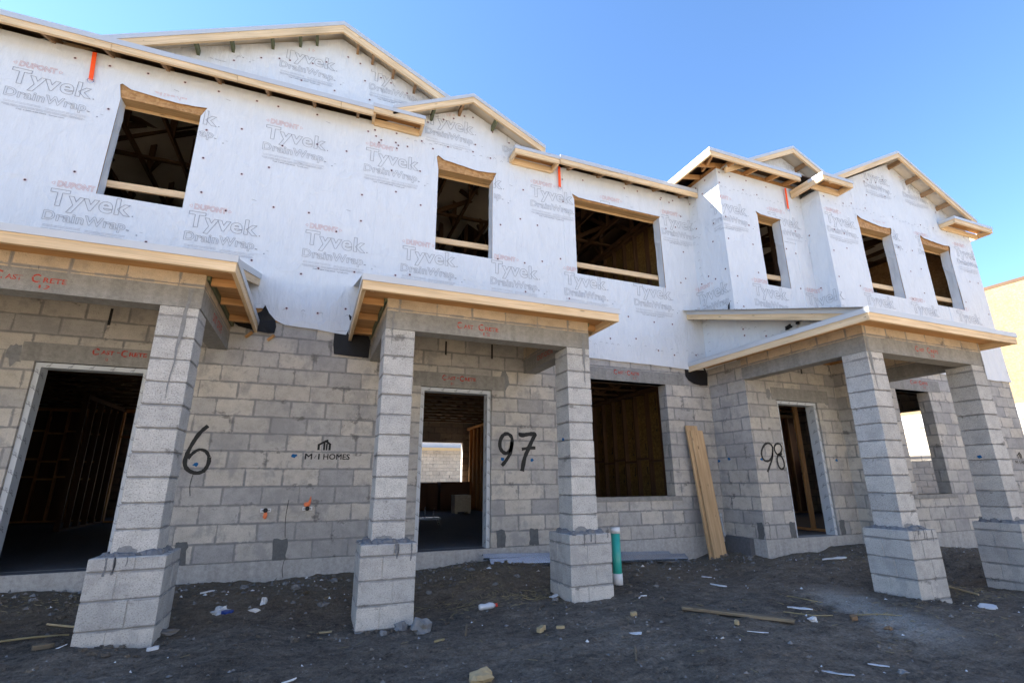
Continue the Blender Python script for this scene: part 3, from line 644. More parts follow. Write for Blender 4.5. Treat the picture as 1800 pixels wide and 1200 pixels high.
# ------------------------------------------------------------------ roofs and eaves
SL = 5/12
def slope_board(mb, xa, za, xb, zb, h, y0, y1, mi=0):          # board following a rake; za, zb are its top edge
    k = math.atan2(zb-za, xb-xa); mb.prism([(xa, za-h), (xb, zb-h), (xb, zb), (xa, za)], y0, y1, mi, wood=k)
def eave(x0, x1, y, z, tails=True, y_in=.02, back=4.7, name='main_roof'):
    # y is the fascia face; z the top of the metal edge
    mb = MB(); _x = x0
    while _x < x1: _e = min(x1, _x+random.uniform(1.1, 1.5)); _e = x1 if x1-_e < .3 else _e; mb.box(_x, _e-(.004 if _e < x1 else 0), y, y+.038, z-.160+random.uniform(-.002, .002), z-.07, wood=True); _x = _e
    f = mb.build('fascia_board', 'pine', H, bevel=.002)
    mb = MB(); mb.box(x0, x1, y-.012, y-.002, z-.075, z-.003); mb.box(x0, x1, y-.012, y+.10, z-.003, z+.001); mb.build('drip_edge', 'metal', H)
    if tails:
        x = x0+.28
        while x < x1-.1:
            mb = MB(); mb.prism([(y+.038, z-.165), (y_in+.1, z-.165+(y_in+.062-y)*SL), (y_in+.1, z-.06+(y_in+.062-y)*SL), (y+.038, z-.075)], x-.019, x+.019, axis='x', wood=0)
            mb.build('rafter_tail', 'dark_lumber', H); x += .61
def deck(pts, name='roof_deck', t=.018, parent=None):
    mb = MB(); mb.face(pts); mb.face([(p[0], p[1], p[2]-t) for p in pts[::-1]])
    n = len(pts)
    for i in range(n): a, b = pts[i], pts[(i+1) % n]; mb.face([a, b, (b[0], b[1], b[2]-t), (a[0], a[1], a[2]-t)])
    return mb.build(name, 'roofdeck', parent or H)
ZE = 6.235
eave(-9.3, .34, -.29, ZE); eave(3.43, 6.37, -.29, ZE-.015)
r = 5.2
for xa, xb, ya in ((-9.3, .33, -.285), (.33, 3.44, .02), (3.44, 6.5, -.285)): deck([(xa, ya, ZE-.02+(ya+.285)*SL), (xb, ya, ZE-.02+(ya+.285)*SL), (xb, r, ZE-.02+(r+.285)*SL), (xa, r, ZE-.02+(r+.285)*SL)], 'main_roof')
deck([(6.4, 1.6, ZE-.02+1.885*SL), (11.415, 1.6, ZE-.02+1.885*SL), (7.815, r, ZE-.02+(r+.285)*SL), (6.4, r, ZE-.02+(r+.285)*SL)], 'main_roof')
deck([(-9.3, r, ZE-.02+(r+.285)*SL), (7.815, r, ZE-.02+(r+.285)*SL), (13.3, 10.4, ZE-.05), (-9.3, 10.4, ZE-.05)], 'main_roof')
deck([(13.3, -.285, ZE-.02), (13.3, 10.4, ZE-.05), (7.815, r, ZE-.02+(r+.285)*SL)], 'main_roof')
mb = MB(); mb.prism([(0, 6.2), (10, 6.2), (r, 8.45)], -9.0, -8.9, axis='x'); mb.build('end_gable_wall', 'osb', H)
def gable_roof(px, pz, left, right, yf, yb, k=.5, hw=.10, hm=.06, lk=None, yw=None, blocks=(), name='gable_roof'):
    # px, pz: peak of the metal edge; left/right: half runs
    for sg, run, nm in ((-1, left, 'rake_board'), (1, right, 'rake_board')):
        xe = px+sg*run; ze = pz-run*k
        a, b = ((xe, ze), (px, pz)) if sg < 0 else ((px, pz), (xe, ze))
        mb = MB(); slope_board(mb, a[0], a[1]-hm, b[0], b[1]-hm, hw, yf, yf+.038); mb.build(nm, 'pine', H)
        mb = MB(); slope_board(mb, a[0], a[1], b[0], b[1], hm+.004, yf-.012, yf-.001); slope_board(mb, a[0], a[1]+.002, b[0], b[1]+.002, .004, yf-.001, yf+.1); mb.build('drip_edge', 'metal', H)
        dk = deck([(xe, yf+.002, ze-.006), (px, yf+.002, pz-.006), (px, yb, pz-.006), (xe, yb, ze-.006)] if sg < 0 else [(px, yf+.002, pz-.006), (xe, yf+.002, ze-.006), (xe, yb, ze-.006), (px, yb, pz-.006)], name); dk.data.materials[0] = M['paledeck']
    if yw is not None:
        for u, mt in blocks:
            z = pz-abs(u)*k-hm-.02; mb = MB(); x = px+u
            mb.box(x-.02, x+.02, yf+.038, yw, z-.10, z-.005, wood=True); mb.build('lookout_block', mt, H)
def return_box(x0, x1, yf, yw, z, h=.088, hm=.055, lend=True, side=None):
    mb = MB(); mb.box(x0, x1, yf, yf+.038, z-hm-h, z-hm, wood=True)                                    # front
    mb.box(x0, x0+.038, yf+.038, yw, z-hm-h-.01, z-hm, wood=True); mb.box(x1-.038, x1, yf+.038, yw, z-hm-h-.01, z-hm, wood=True)
    mb.box(x0+.038, x1-.038, yw-.038, yw, z-hm-h-.03, z-hm-.01, wood=True)
    o = mb.build('eave_return', 'pine', H, bevel=.002)
    mb = MB(); mb.box(x0-.012, x1+.012, yf-.012, yf-.001, z-hm-.004, z); mb.box(x0-.012, x1+.012, yf-.012, yw, z-.001, z+.003)
    mb.box(x0-.012, x0-.001, yf-.001, yw, z-hm-.004, z-.001); mb.box(x1+.001, x1+.012, yf-.001, yw, z-hm-.004, z-.001); mb.build('drip_edge', 'metal', o)
    mb = MB(); mb.box(x0, x1, yf+.01, yw, z-.012, z-.004); mb.build('return_deck', 'rafter', o)
# big gable set back over the left unit
gable_roof(-.21, 8.11, 3.7, 3.0, .18, 5.0, k=.497, hw=.135, hm=.075, yw=.45, blocks=[(-1.95, 'treated'), (-1.52, 'treated'), (-1.0, 'treated'), (-.62, 'treated'), (-.38, 'treated'), (.25, 'dark_lumber'), (.5, 'dark_lumber'), (.85, 'dark_lumber'), (1.22, 'dark_lumber')])
G1 = MB(); gable_tri(G1, [(-3.9, 6.3), (3.4, 6.3), (-.21, 8.02)], .452)
wp = G1; inG = lambda s, z: z > 6.3 and z < 7.86-.5*abs(s+.21); F1 = lambda s, z, d: (s, .450-d, z)
logo(-1.15, 7.53, F1, inG); logo(.21, 7.56, F1, inG); logo(-2.47, 7.50, F1, inG)
for s, z in ((-2.0, 7.05), (-1.7, 7.02), (-1.35, 7.2), (-1.1, 7.28), (-.95, 7.3), (-.62, 7.36), (-.42, 7.46), (-.75, 6.98), (-.25, 6.95), (.2, 7.3), (.45, 7.45), (.62, 7.4), (.9, 7.28), (1.2, 7.1), (.3, 6.95), (1.0, 6.9), (-.1, 7.68), (.1, 7.62), (1.45, 7.0), (-1.6, 6.8)):
    if z < 7.93-.5*abs(s+.21): nail(s, z, F1)
G1.build('house_wrap', ['wrap', 'ink', 'inkfaint', 'inkred', 'nail', 'ring'], H, weld=False)
# gable over the middle unit, with boxed returns
gable_roof(1.87, 6.955, 1.25, 1.28, -.30, 3.0, hw=.105, hm=.06, yw=-.004, blocks=[(-.62, 'treated'), (-.16, 'dark_lumber'), (.42, 'treated')])
return_box(.34, 1.10, -.30, -.02, 6.275); return_box(2.60, 3.41, -.30, -.02, 6.175)
# right unit, left bay: hipped eave
ZH = 6.50
mb = MB(); mb.box(5.97, 8.18, -1.09, -1.052, ZH-.148, ZH-.06, wood=True); mb.build('fascia_board', 'pine', H, bevel=.002)
mb = MB(); mb.box(5.97, 6.008, -1.052, 1.2, ZH-.148, ZH-.06, wood=True); mb.build('fascia_board', 'pine', H, bevel=.002)
mb = MB(); mb.box(5.958, 8.2, -1.102, -1.091, ZH-.065, ZH); mb.box(5.958, 5.969, -1.091, 1.2, ZH-.065, ZH); mb.build('drip_edge', 'metal', H)
dd = 2.3
deck([(5.97, -1.09, ZH-.005), (8.9, -1.09, ZH-.005), (8.9, -1.09+dd, ZH+dd*SL), (5.97+dd, -1.09+dd, ZH+dd*SL)], 'hip_roof'); deck([(5.97, -1.09, ZH-.005), (5.97+dd, -1.09+dd, ZH+dd*SL), (5.97+dd, 5, ZH+dd*SL), (5.97, 5, ZH-.005)], 'hip_roof')
for x in (6.05, 6.55, 7.1, 7.65, 8.1):
    mb = MB(); mb.beam((x, -1.05, ZH-.11), (x+(.25 if x < 6.2 else 0), -.55, ZH-.02), .038, .09); mb.build('rafter_tail', 'rafter', H)
for y in (-.75, -.35):
    mb = MB(); mb.beam((6.0, y, ZH-.11), (6.6, y, ZH-.0), .038, .09); mb.build('rafter_tail', 'rafter', H)
mb = MB(); wall(mb, FAC, C1, C3, 6.19, 6.47, [], -.004, .1, (C2,)); mb.build('wall_sheathing', 'osb', H)
wp = MB(); wall(wp, FAC, C1+.02, C3, 6.185, 6.38, [], .007, 0, (C2,)); 
for s, z in ((C2+.05, 6.3), (C2+.3, 6.27), (C2+.7, 6.28), (C2+1.2, 6.26), (C1+.5, 6.3), (C1+.25, 6.28)): nail(s, z, lambda s, z, d: FAC(s, z, .008+d))
wp.build('house_wrap', ['wrap', 'ink', 'inkfaint', 'inkred', 'nail', 'ring'], H, weld=False)
# small gable behind it
gable_roof(8.40, 7.335, 1.9, 1.9, -.90, 3.0, k=.49, hw=.10, hm=.055, yw=-.62, blocks=[(.35, 'dark_lumber')])
wp = MB(); gable_tri(wp, [(6.4, 6.4), (10.4, 6.4), (8.40, 7.24)], -.62); inS = lambda s, z: z > 6.6 and z < 7.17-.5*abs(s-8.4); logo(8.36, 7.14, lambda s, z, d: (s, -.621-d, z), lambda s, z: z > 6.5 and z < 7.22-.5*abs(s-8.4))
wp.build('house_wrap', ['wrap', 'ink', 'inkfaint', 'inkred', 'nail', 'ring'], H, weld=False)
# right unit, right bay gable
gable_roof(10.74, 7.455, 2.3, 2.28, -1.47, 3.0, k=.505, hw=.10, hm=.055, yw=-1.175, blocks=[(.12, 'dark_lumber'), (.62, 'dark_lumber'), (1.05, 'dark_lumber'), (1.5, 'dark_lumber')])
return_box(8.22, 9.03, -1.48, -1.19, 6.31); return_box(12.15, 13.52, -1.48, -1.19, 6.22)
mb = MB(); mb.box(8.22, 8.258, -1.19, -.80, 6.15, 6.255, wood=True); mb.box(8.208, 8.219, -1.188, -.80, 6.25, 6.31); mb.build('fascia_board', 'pine', H)
mb = MB(); mb.box(13.48, 13.518, -1.19, 9, 6.06, 6.165, wood=True); mb.build('fascia_board', 'pine', H)
deck([(8.22, -1.44, 6.30), (8.5, -1.44, 6.30), (8.5, -.8, 6.30), (8.22, -.8, 6.30)], 'return_deck')

# ------------------------------------------------------------------ porches
PK = .315
def porch(x0, x1, yf, cols, yc, ywf, txt, bx0, bx1, rake_l, rake_r, ytri_l=0, ytri_r=0, look=True, roof_to=0):
    """x0,x1,yf: fascia line; cols: column left edges; yc: column front; ywf: wall behind; bx0,bx1: outer faces of the beams"""
    zt, zm, zb = 2.83, 2.768, 2.672
    ro = MB(); P = [(yf, zt-.004), (roof_to, zt-.004+(roof_to-yf)*PK), (roof_to, zt-.022+(roof_to-yf)*PK), (yf, zt-.022)]
    ro.prism(P, (rake_l+.02) if rake_l is not None else x0, rake_r+.02, axis='x'); roof = ro.build('porch_roof', 'roofdeck', H)
    mb = MB(); mb.box(x0, x1, yf, yf+.038, zb, zm, wood=True); mb.build('fascia_board', 'pine', roof, bevel=.003)
    for x, on in ((x0, 1), (x1-.038, 1)):
        mb = MB(); mb.box(x, x+.038, yf+.038, ywf if x > (x0+x1)/2 else 0 if ywf > -.7 else 0, zb+.002, zm, wood=True); mb.build('fascia_board', 'pine', roof, bevel=.003)
    mb = MB(); mb.box(x0-.010, x1+.010, yf-.012, yf-.001, zm-.004, zt); mb.box(x0-.010, x0-.001, yf-.001, 0, zm-.004, zt); mb.box(x1+.001, x1+.010, yf-.001, ywf, zm-.004, zt)
    mb.box(x0-.010, x0+.02, yf+.03, 0, zt-.002, zt+.003)
    mb.build('drip_edge', 'metal', roof)
    for x, on, yw in ((rake_l, rake_l is not None, 0), (rake_r, rake_r is not None, ywf)):
        if not on: continue
        za = lambda y: zt+(y-yf)*PK
        mb = MB(); mb.prism([(yf+.12, za(yf+.12)-.16), (yw, za(yw)-.16), (yw, za(yw)-.065), (yf+.12, za(yf+.12)-.065)], x, x+.038, axis='x', wood=math.atan(PK)); mb.build('rake_board', 'pine', roof)
        mb = MB(); mb.prism([(yf, za(yf)-.068), (yw, za(yw)-.068), (yw, za(yw)), (yf, za(yf))], x-.012 if x < (x0+x1)/2 else x+.039, x-.001 if x < (x0+x1)/2 else x+.05, axis='x')
        mb.prism([(yf, za(yf)), (yw, za(yw)), (yw, za(yw)+.004), (yf, za(yf)+.004)], min(x-.012, x0) if x < (x0+x1)/2 else x-.05, x+.05, axis='x'); mb.build('drip_edge', 'metal', roof)
    # precast beams with a course of block on top
    def run(xa, xb, ya, yb, nm='porch_beam'):
        mb = MB(); mb.box(xa, xb, ya, yb, 2.42, 2.62); return mb
    d = .2
    mb = run(bx0, bx1, yc, yc+d)
    if txt:
        fn = lambda s, z, e: (s, yc-e, z)
        for b, q, w_, h_ in (('C', 0, .06, .08), ('AST', .08, .11, .045), ('C', .25, .06, .08), ('RETE', .33, .16, .045), ('12', .31, .08, .035)):
            put_text(mb, b, txt+q, (2.50 if b != '12' else 2.45)+(.008 if len(b) > 1 and b != '12' else 0), w_, h_, fn, 1, offset=.02)
    mb.build('porch_beam', ['lintel', 'red'], H)
    mb = MB(); mb.box(bx0+.001, bx1-.001, yc+.001, yc+d-.001, 2.62, 2.80); mb.build('block_course', 'bigblock', H)
    for xa, yw in ((bx0, 0 if bx0 < 6 else -.78), (bx1-d, ywf)):
        mb = run(xa, xa+d, yc+d, yw)
        if abs(xa-(-1.31)) < .05:
            fn = lambda s, z, e: (bx1+e, s, z)
            put_text(mb, 'CAST', -1.05, 2.48, .2, .09, fn, 1, offset=.02); put_text(mb, 'CRETE', -.8, 2.48, .28, .09, fn, 1, offset=.02)
        if bx0 > 0 and bx0 < 1 and xa > 1:
            fn = lambda s, z, e: (xa-e, -s, z); put_text(mb, 'CAST-CRETE', .5, 2.5, .5, .07, fn, 1, offset=.02)
        mb.build('porch_beam', ['lintel', 'red'], H)
        mb = MB(); mb.box(xa+.001, xa+d-.001, yc+d, yw, 2.62, 2.80); mb.build('block_course', 'bigblock', H)
        ox = xa-.03 if xa == bx0 else xa+d+.002
        if look: mb = MB(); mb.box(ox, ox+.028, yc+.02, yw, 2.72, 2.80, wood=True); mb.build('ledger_board', 'treated', roof)
        fx0, fx1 = (x0+.038, ox) if xa == bx0 else (ox+.028, x1-.038)
        if look and fx1-fx0 > .08:
            for y in ((-.35, -.95, -1.5) if yc > -2 else (-.4, -1.0, -1.6, -2.2)):
                if y < yw: mb = MB(); mb.box(fx0, fx1, y-.02, y+.02, zb+.02, zm-.003, wood=True); mb.build('lookout_block', 'rafter', roof)
        # underside of the side overhang
    mb = MB(); mb.box(x0+.02, x1-.02, yf+.04, max(yc+.02, yf+.3), zm-.01, zm-.002); mb.build('soffit_deck', 'rafter', roof)
    # side overhang sheathing seen from below
    mb = MB(); mb.box(x0+.02, bx0+.05, yf+.04, 0, zm+.0, zm+.012); mb.build('soffit_deck', 'rafter', roof); mb = MB(); mb.box(bx1-.05, x1-.02, yf+.04, ywf, zm+.0, zm+.012); mb.build('soffit_deck', 'rafter', roof)
    x = bx0+.45
    while x < bx1-.3:                                            # ceiling joists inside the porch
        mb = MB(); mb.box(x-.02, x+.02, yc+d, ywf, 2.83, 2.97, wood=True); mb.build('ceiling_joist', 'rafter', roof); x += .61
    # block columns on wider block piers
    for cx in cols:
        w_ = .31; mb = MB(); z = .30
        k = 0
        zz = [.30, .50]+[.7032+.2032*i for i in range(8)]+[2.42]
        for za_, zb_ in zip(zz, zz[1:]):
            j = lambda: random.uniform(-.003, .003)
            mb.box(cx+j(), cx+w_+j(), yc+j(), yc+w_+.02+j(), za_+.004, zb_-.004); mb.box(cx+.006, cx+w_-.006, yc+.006, yc+w_+.012, za_-.002, zb_)
        c = mb.build('porch_column', 'colblock', H, bevel=.006)
        mb = MB(); bx, by, bw_ = cx-.10, yc-.10, .508
        zz = [-.75, -.610, -.4064, -.2032, 0, .2032, .305]
        for i, (za_, zb_) in enumerate(zip(zz, zz[1:])):
            j = lambda: random.uniform(-.003, .003); sp = .305 if i % 2 else .203
            g = .0035
            for (u0, u1) in ((0, sp-g), (sp+g, bw_)):
                for (v0, v1) in ((0, bw_-sp-g), (bw_-sp+g, bw_)): mb.box(bx+u0+(j() if u0 == 0 else 0), bx+u1+(j() if u1 == bw_ else 0), by+v0+(j() if v0 == 0 else 0), by+v1, za_+.004, zb_-.004)
            mb.box(bx+.006, bx+bw_-.006, by+.006, by+bw_-.006, za_-.001, zb_-.001)
        mb.build('column_base', 'baseblock', c, bevel=.005)
        mb = MB(); rr = random.Random(int(cx*100))
        for q in range(26):
            t = q/26*4; s_ = t % 1; o = w_/2+.012; sd_ = int(t); x, y = [(-o+2*o*s_, -o), (o, -o+2*o*s_), (o-2*o*s_, o), (-o, o-2*o*s_)][sd_]
            mb.blob((cx+w_/2+x+rr.uniform(-.01, .01), yc+w_/2+y+rr.uniform(-.01, .01), .303), rr.uniform(.025, .055), (1.2, 1.2, rr.uniform(.5, 1.1)), q, .5, 4)
        for q in range(26): mb.blob((bx+rr.uniform(.02, .49), by+rr.uniform(.02, .49), .302), rr.uniform(.012, .035), (1.5, 1.5, .35), q+90, .5, 4)
        fb = lambda s, z, d: (s, by-d, z)
        for q in range(rr.randint(3, 9)):
            s = bx+.04+rr.uniform(0, .43); L_ = rr.uniform(.03, .15); stroke(mb, [(s, .306), (s+.004, .302-L_*.5), (s-.004, .302-L_)], rr.uniform(.005, .016), fb, 0, .005, .4)
        mb.build('mortar_bed', 'mortar2', c, smooth=False)
M['mortar2'] = concrete_mat('dark_mortar', (.13, .135, .145), (.20, .20, .205), streak=False)
M['bigblock'] = block_mat('beam_top_block', bw=.4064, cols=((.47, .375, .27), (.51, .41, .295), (.545, .44, .32), (.58, .475, .35)), uoff=.1, off=0, smear=.2)
porch(-5.3, -.81, -2.0, (-1.43, -5.0), -1.6, 0, -2.62, -5.0, -1.11, None, -.90)
porch(.285, 3.22, -2.0, (.58, 2.72), -1.6, 0, 1.35, .58, 3.03, .38, 3.10)
porch(5.95, 9.03, -3.12, (6.35, 8.56), -2.76, -1.17, 7.35, 6.35, 8.87, 6.04, 8.95, look=False)
# wrapped triangles that close the sides of the porch roofs
def side_tri(x, yf, yc, yw, sgn, cut=0):
    mb = MB(); z = lambda y: 2.83+(y-yf)*PK-.03
    ys = [yc+(yw-yc)*k/8 for k in range(9)]
    for a, b in zip(ys, ys[1:]):
        q = [(x, a, 2.80), (x, b, 2.80), (x, b, z(b)), (x, a, z(a))]; mb.face(q[::sgn], [(p[1], p[2]) for p in q][::sgn])
        q = [(x+.02*sgn, *p[1:]) for p in q]; mb.face(q[::-sgn])
    rr = random.Random(4)
    global wp
    wp = mb
    for k in range(26):
        y = rr.uniform(yc+.6, yw-.1); zz = rr.uniform(2.86, z(y)-.16)
        if zz > 2.86: nail(y, zz, lambda s, zq, d: (x-sgn*d, s, zq)) if k % 3 == 0 else staple(y, zz, lambda s, zq, d: (x-sgn*d, s, zq), 0)
    return mb.build('house_wrap', ['wrap', 'ink', 'inkfaint', 'inkred', 'nail', 'ring'], H, weld=False)
side_tri(6.377, -3.12, -2.7, -.70, 1); side_tri(-1.12, -2.0, -1.6, -.02, -1); side_tri(.59, -2.0, -1.6, -.02, 1); side_tri(3.02, -2.0, -1.6, -.02, -1)
# torn edge of underlayment where the porch roof meets the wall
mb = MB(); rr = random.Random(8); pts = []
for k in range(30):
    x = 6.0+.0*k; y = -.02-k*.045
    h_ = .012+.035*abs(noise.noise(Vector((k*.9, 0, 3))))+(.13 if k == 21 else 0)
    mb.face([(6.03, y, 3.81+y*PK-.0), (6.03, y-.045, 3.81+(y-.045)*PK), (6.05, y-.045, 3.815+(y-.045)*PK+h_), (6.05, y, 3.815+y*PK+h_*.6)])
mb.build('felt_edge', 'black', H)
# black roofing felt flaps hanging at the ends of the porch roofs
def felt(pts, y, curl=.02, seed=0):
    mb = MB(); n = len(pts); cx = sum(p[0] for p in pts)/n; cz = sum(p[1] for p in pts)/n
    R_ = [[(cx+(p[0]-cx)*k/4, y-curl*(k/4)**2*(.5+.5*math.sin(i*1.7+seed)), cz+(p[1]-cz)*k/4) for i, p in enumerate(pts)] for k in range(5)]
    for k in range(4):
        for i in range(n):
            j = (i+1) % n
            if k == 0: mb.face([R_[0][0], R_[1][i], R_[1][j]])
            else: mb.face([R_[k][i], R_[k+1][i], R_[k+1][j], R_[k][j]])
    mb.build('felt_flap', 'black', H)
felt([(-1.10, 2.78), (-1.02, 2.72), (-.82, 2.685), (-.68, 2.665), (-.61, 2.67), (-.60, 2.76), (-.62, 2.85), (-.70, 2.93), (-.757, 3.03), (-.79, 2.95), (-.85, 2.91), (-1.0, 2.9)], -.035, .03, 1)
felt([(.10, 2.79), (.10, 2.60), (.12, 2.475), (.3, 2.462), (.56, 2.455), (.57, 2.7), (.45, 2.95), (.32, 2.99), (.27, 3.04), (.255, 3.03), (.275, 2.85), (.24, 2.80)], -.012, .012, 2)
felt([(5.86, 2.76), (5.87, 2.60), (5.92, 2.52), (6.03, 2.465), (6.18, 2.448), (6.34, 2.46), (6.35, 2.66), (6.3, 2.79), (6.1, 2.79)], -.012, .02, 3)

# ------------------------------------------------------------------ marks on the block walls
def marks(name, mat, fnlist, lab=None):
    mb = MB(); fnlist(mb); o = mb.build(name, mat, H, weld=False)
    if lab: o['label'] = lab
FM = lambda s, z, d: (s, -d, z); F98 = lambda s, z, d: (s, -.78-d, z)
SIX = [(-1.18, 1.499), (-1.249, 1.418), (-1.309, 1.287), (-1.345, 1.16), (-1.348, 1.065), (-1.304, .997), (-1.222, .966), (-1.153, .991), (-1.118, 1.067), (-1.118, 1.143), (-1.161, 1.207), (-1.232, 1.225), (-1.292, 1.179), (-1.323, 1.122)]
marks('sprayed_digit', 'paint', lambda mb: (stroke(mb, SIX[:10], .044, FM), stroke(mb, SIX[9:], .034, FM, lift=.005)), 'black sprayed number 6 beside the left column')
NINE = [(2.608, 1.268), (2.634, 1.372), (2.626, 1.468), (2.565, 1.515), (2.495, 1.489), (2.452, 1.408), (2.452, 1.32), (2.495, 1.258), (2.555, 1.243), (2.610, 1.300), (2.632, 1.40), (2.608, 1.252), (2.547, 1.148), (2.478, 1.07)]
marks('sprayed_digit', 'paint', lambda mb: stroke(mb, NINE, .050, FM), 'black sprayed 9 of the number 97')
marks('sprayed_digit', 'paint', lambda mb: (stroke(mb, [(2.769, 1.537), (2.777, 1.50), (2.886, 1.516), (2.995, 1.519), (2.957, 1.444), (2.882, 1.296), (2.827, 1.175), (2.785, .995)], .060, FM), stroke(mb, [(2.784, 1.302), (2.901, 1.321), (3.0, 1.323)], .045, FM, lift=.005)), 'black sprayed 7 of the number 97')
marks('sprayed_digit', 'paint', lambda mb: stroke(mb, [(6.78, 1.32), (6.779, 1.372), (6.727, 1.416), (6.64, 1.405), (6.551, 1.315), (6.532, 1.219), (6.578, 1.15), (6.674, 1.151), (6.749, 1.222), (6.781, 1.319), (6.742, 1.187), (6.671, 1.073), (6.604, .978)], .034, F98), 'black sprayed 9 of the number 98')
marks('sprayed_digit', 'paint', lambda mb: stroke(mb, [(6.967, 1.269), (6.91, 1.233), (6.835, 1.276), (6.822, 1.355), (6.873, 1.41), (6.949, 1.412), (6.986, 1.35), (6.946, 1.278), (6.873, 1.232), (6.842, 1.144), (6.861, 1.057), (6.915, 1.022), (6.974, 1.057), (6.980, 1.145), (6.946, 1.216), (6.891, 1.259)], .031, F98), 'black sprayed 8 of the number 98')
def builder_logo(fn, x, z, k):
    def f(mb):
        W_ = .155*k/1.32*1.0; x0, z0 = x+.10*k-W_/2, z+.085*k
        def bar(a, b, t):
            p = (x0+a[0]*W_, z0+a[1]*W_); q = (x0+b[0]*W_, z0+b[1]*W_); dx, dz = q[0]-p[0], q[1]-p[1]; l = math.hypot(dx, dz); nx, nz = -dz/l*t*W_/2, dx/l*t*W_/2
            mb.face([fn(p[0]-nx, p[1]-nz, .003), fn(q[0]-nx, q[1]-nz, .003), fn(q[0]+nx, q[1]+nz, .003), fn(p[0]+nx, p[1]+nz, .003)])
        for a, b, t in (((.085, 0), (.085, .43), .17), ((.02, .38), (.63, .74), .16), ((.50, 0), (.50, .60), .15), ((.69, 0), (.69, .52), .13), ((.915, 0), (.915, .42), .17), ((.57, .74), (.99, .42), .16), ((.70, .60), (.70, .84), .14)): bar(a, b, t)
        def bold(body, xx, ww):
            for dx, dz in ((0, 0), (.0035, 0), (0, .0025), (.0035, .0025)): put_text(mb, body, xx+dx, z+dz, ww, .05*k, fn, 0, lift=.003+dx*.1+dz*.07)
        bold('M', x-.06*k, .06*k); put_text(mb, '/', x+.02*k, z+.01*k, .02*k, .028*k, fn, 0); bold('I', x+.055*k, .010*k); bold('HOMES', x+.10*k, .235*k)
    return f
marks('builder_logo', 'paint', builder_logo(FM, -.02, 1.13, 1.32), 'black stencilled house logo and builder name left of the middle porch')
marks('builder_logo', 'paint', builder_logo(lambda s, z, d: (s, -1.17-d, z), 12.70, 1.13, 1.25), 'black stencilled house logo and builder name near the right end')
for x, z, y in ((-.22, 1.17, 0), (-1.24, 1.06, 0), (-1.46, 1.07, 0), (2.49, 1.16, 0), (2.94, 1.15, 0), (6.52, 1.17, -.78), (8.2, 1.17, -.78), (8.75, 1.17, -1.17)):
    mb = MB(); disc(mb, x, z, .022, lambda s, zz, d, y=y: (s, y-d, zz), 0, .0022, 9, 1.4, 1); mb.build('blue_mark', 'blue', H, weld=False)
for x, y, z in ((6.39, -.25, 1.19), (6.39, -.02, 1.17), (8.55, -2.58, 1.15), (2.715, -1.44, 1.33)):
    mb = MB(); disc(mb, y, z, .023, lambda s, zz, d, x=x: (x-d, s, zz), 0, .004, 9, 1.3, 1); mb.build('blue_mark', 'blue', H, weld=False)
# dark grout patches over the clean-out holes, and grout seeping out of joints
def patch(mb, s0, s1, z0, z1, fn, seed, lift=.004):
    pts = []; rr = random.Random(seed)
    for a, b in (((s0, z0), (s1, z0)), ((s1, z0), (s1, z1)), ((s1, z1), (s0, z1)), ((s0, z1), (s0, z0))):
        for k in range(5): t = k/5; pts.append((a[0]+(b[0]-a[0])*t+rr.uniform(-.012, .012), a[1]+(b[1]-a[1])*t+rr.uniform(-.01, .01)))
    cx, cz = (s0+s1)/2, (z0+z1)/2; n = len(pts)
    for i in range(n): a, b = pts[i], pts[(i+1) % n]; mb.face([fn(cx, cz, lift+.006), fn(*b, lift-.001), fn(*a, lift-.001)], [(cx, cz), b, a])
for k, (s0, s1, z0, z1) in enumerate(((-.34, -.19, 0, .225), (-1.30, -1.19, .0, .24), (2.40, 2.53, 0, .225), (2.89, 3.02, .01, .22), (C2-.14, C2+.10, -.0, .24), (sA(6.90), sA(7.02), 0, .235), (sA(8.0), sA(8.12), .0, .23), (sB(11.0), sB(11.14), .0, .22), (-1.20, -1.0, 1.98, 2.4), (sB(9.2), sB(9.32), .0, .23))):
    if k == 8: continue
    mb = MB(); patch(mb, s0, s1, z0, z1, FAC, k, .003); mb.build('grout_patch', 'grout', H, weld=False)
def smear(mb, s, z, w_, h_, fn, seed, lift=.0022):
    rr = random.Random(seed); n = 18; pts = [(s+w_*.5*math.cos(2*math.pi*k/n)*(1+rr.uniform(-.3, .3)), z+h_*.5*math.sin(2*math.pi*k/n)*(1+rr.uniform(-.3, .3))) for k in range(n)]
    for i in range(n): a, b = pts[i], pts[(i+1) % n]; mb.face([fn(s, z, lift), fn(*b, lift), fn(*a, lift)], [(s, z), b, a])
for s, z, a, b in ((-3.08, 2.2, .14, .24), (2.52, 2.3, .14, .26), (1.1, 2.28, .12, .2), (sA(8.2), 2.2, .12, .2), (sA(6.86), 2.22, .10, .18)):
    mb = MB(); smear(mb, s, z, a, b, FAC, int(s*77)+5); mb.build('mortar_smear', 'mortar', H, weld=False)
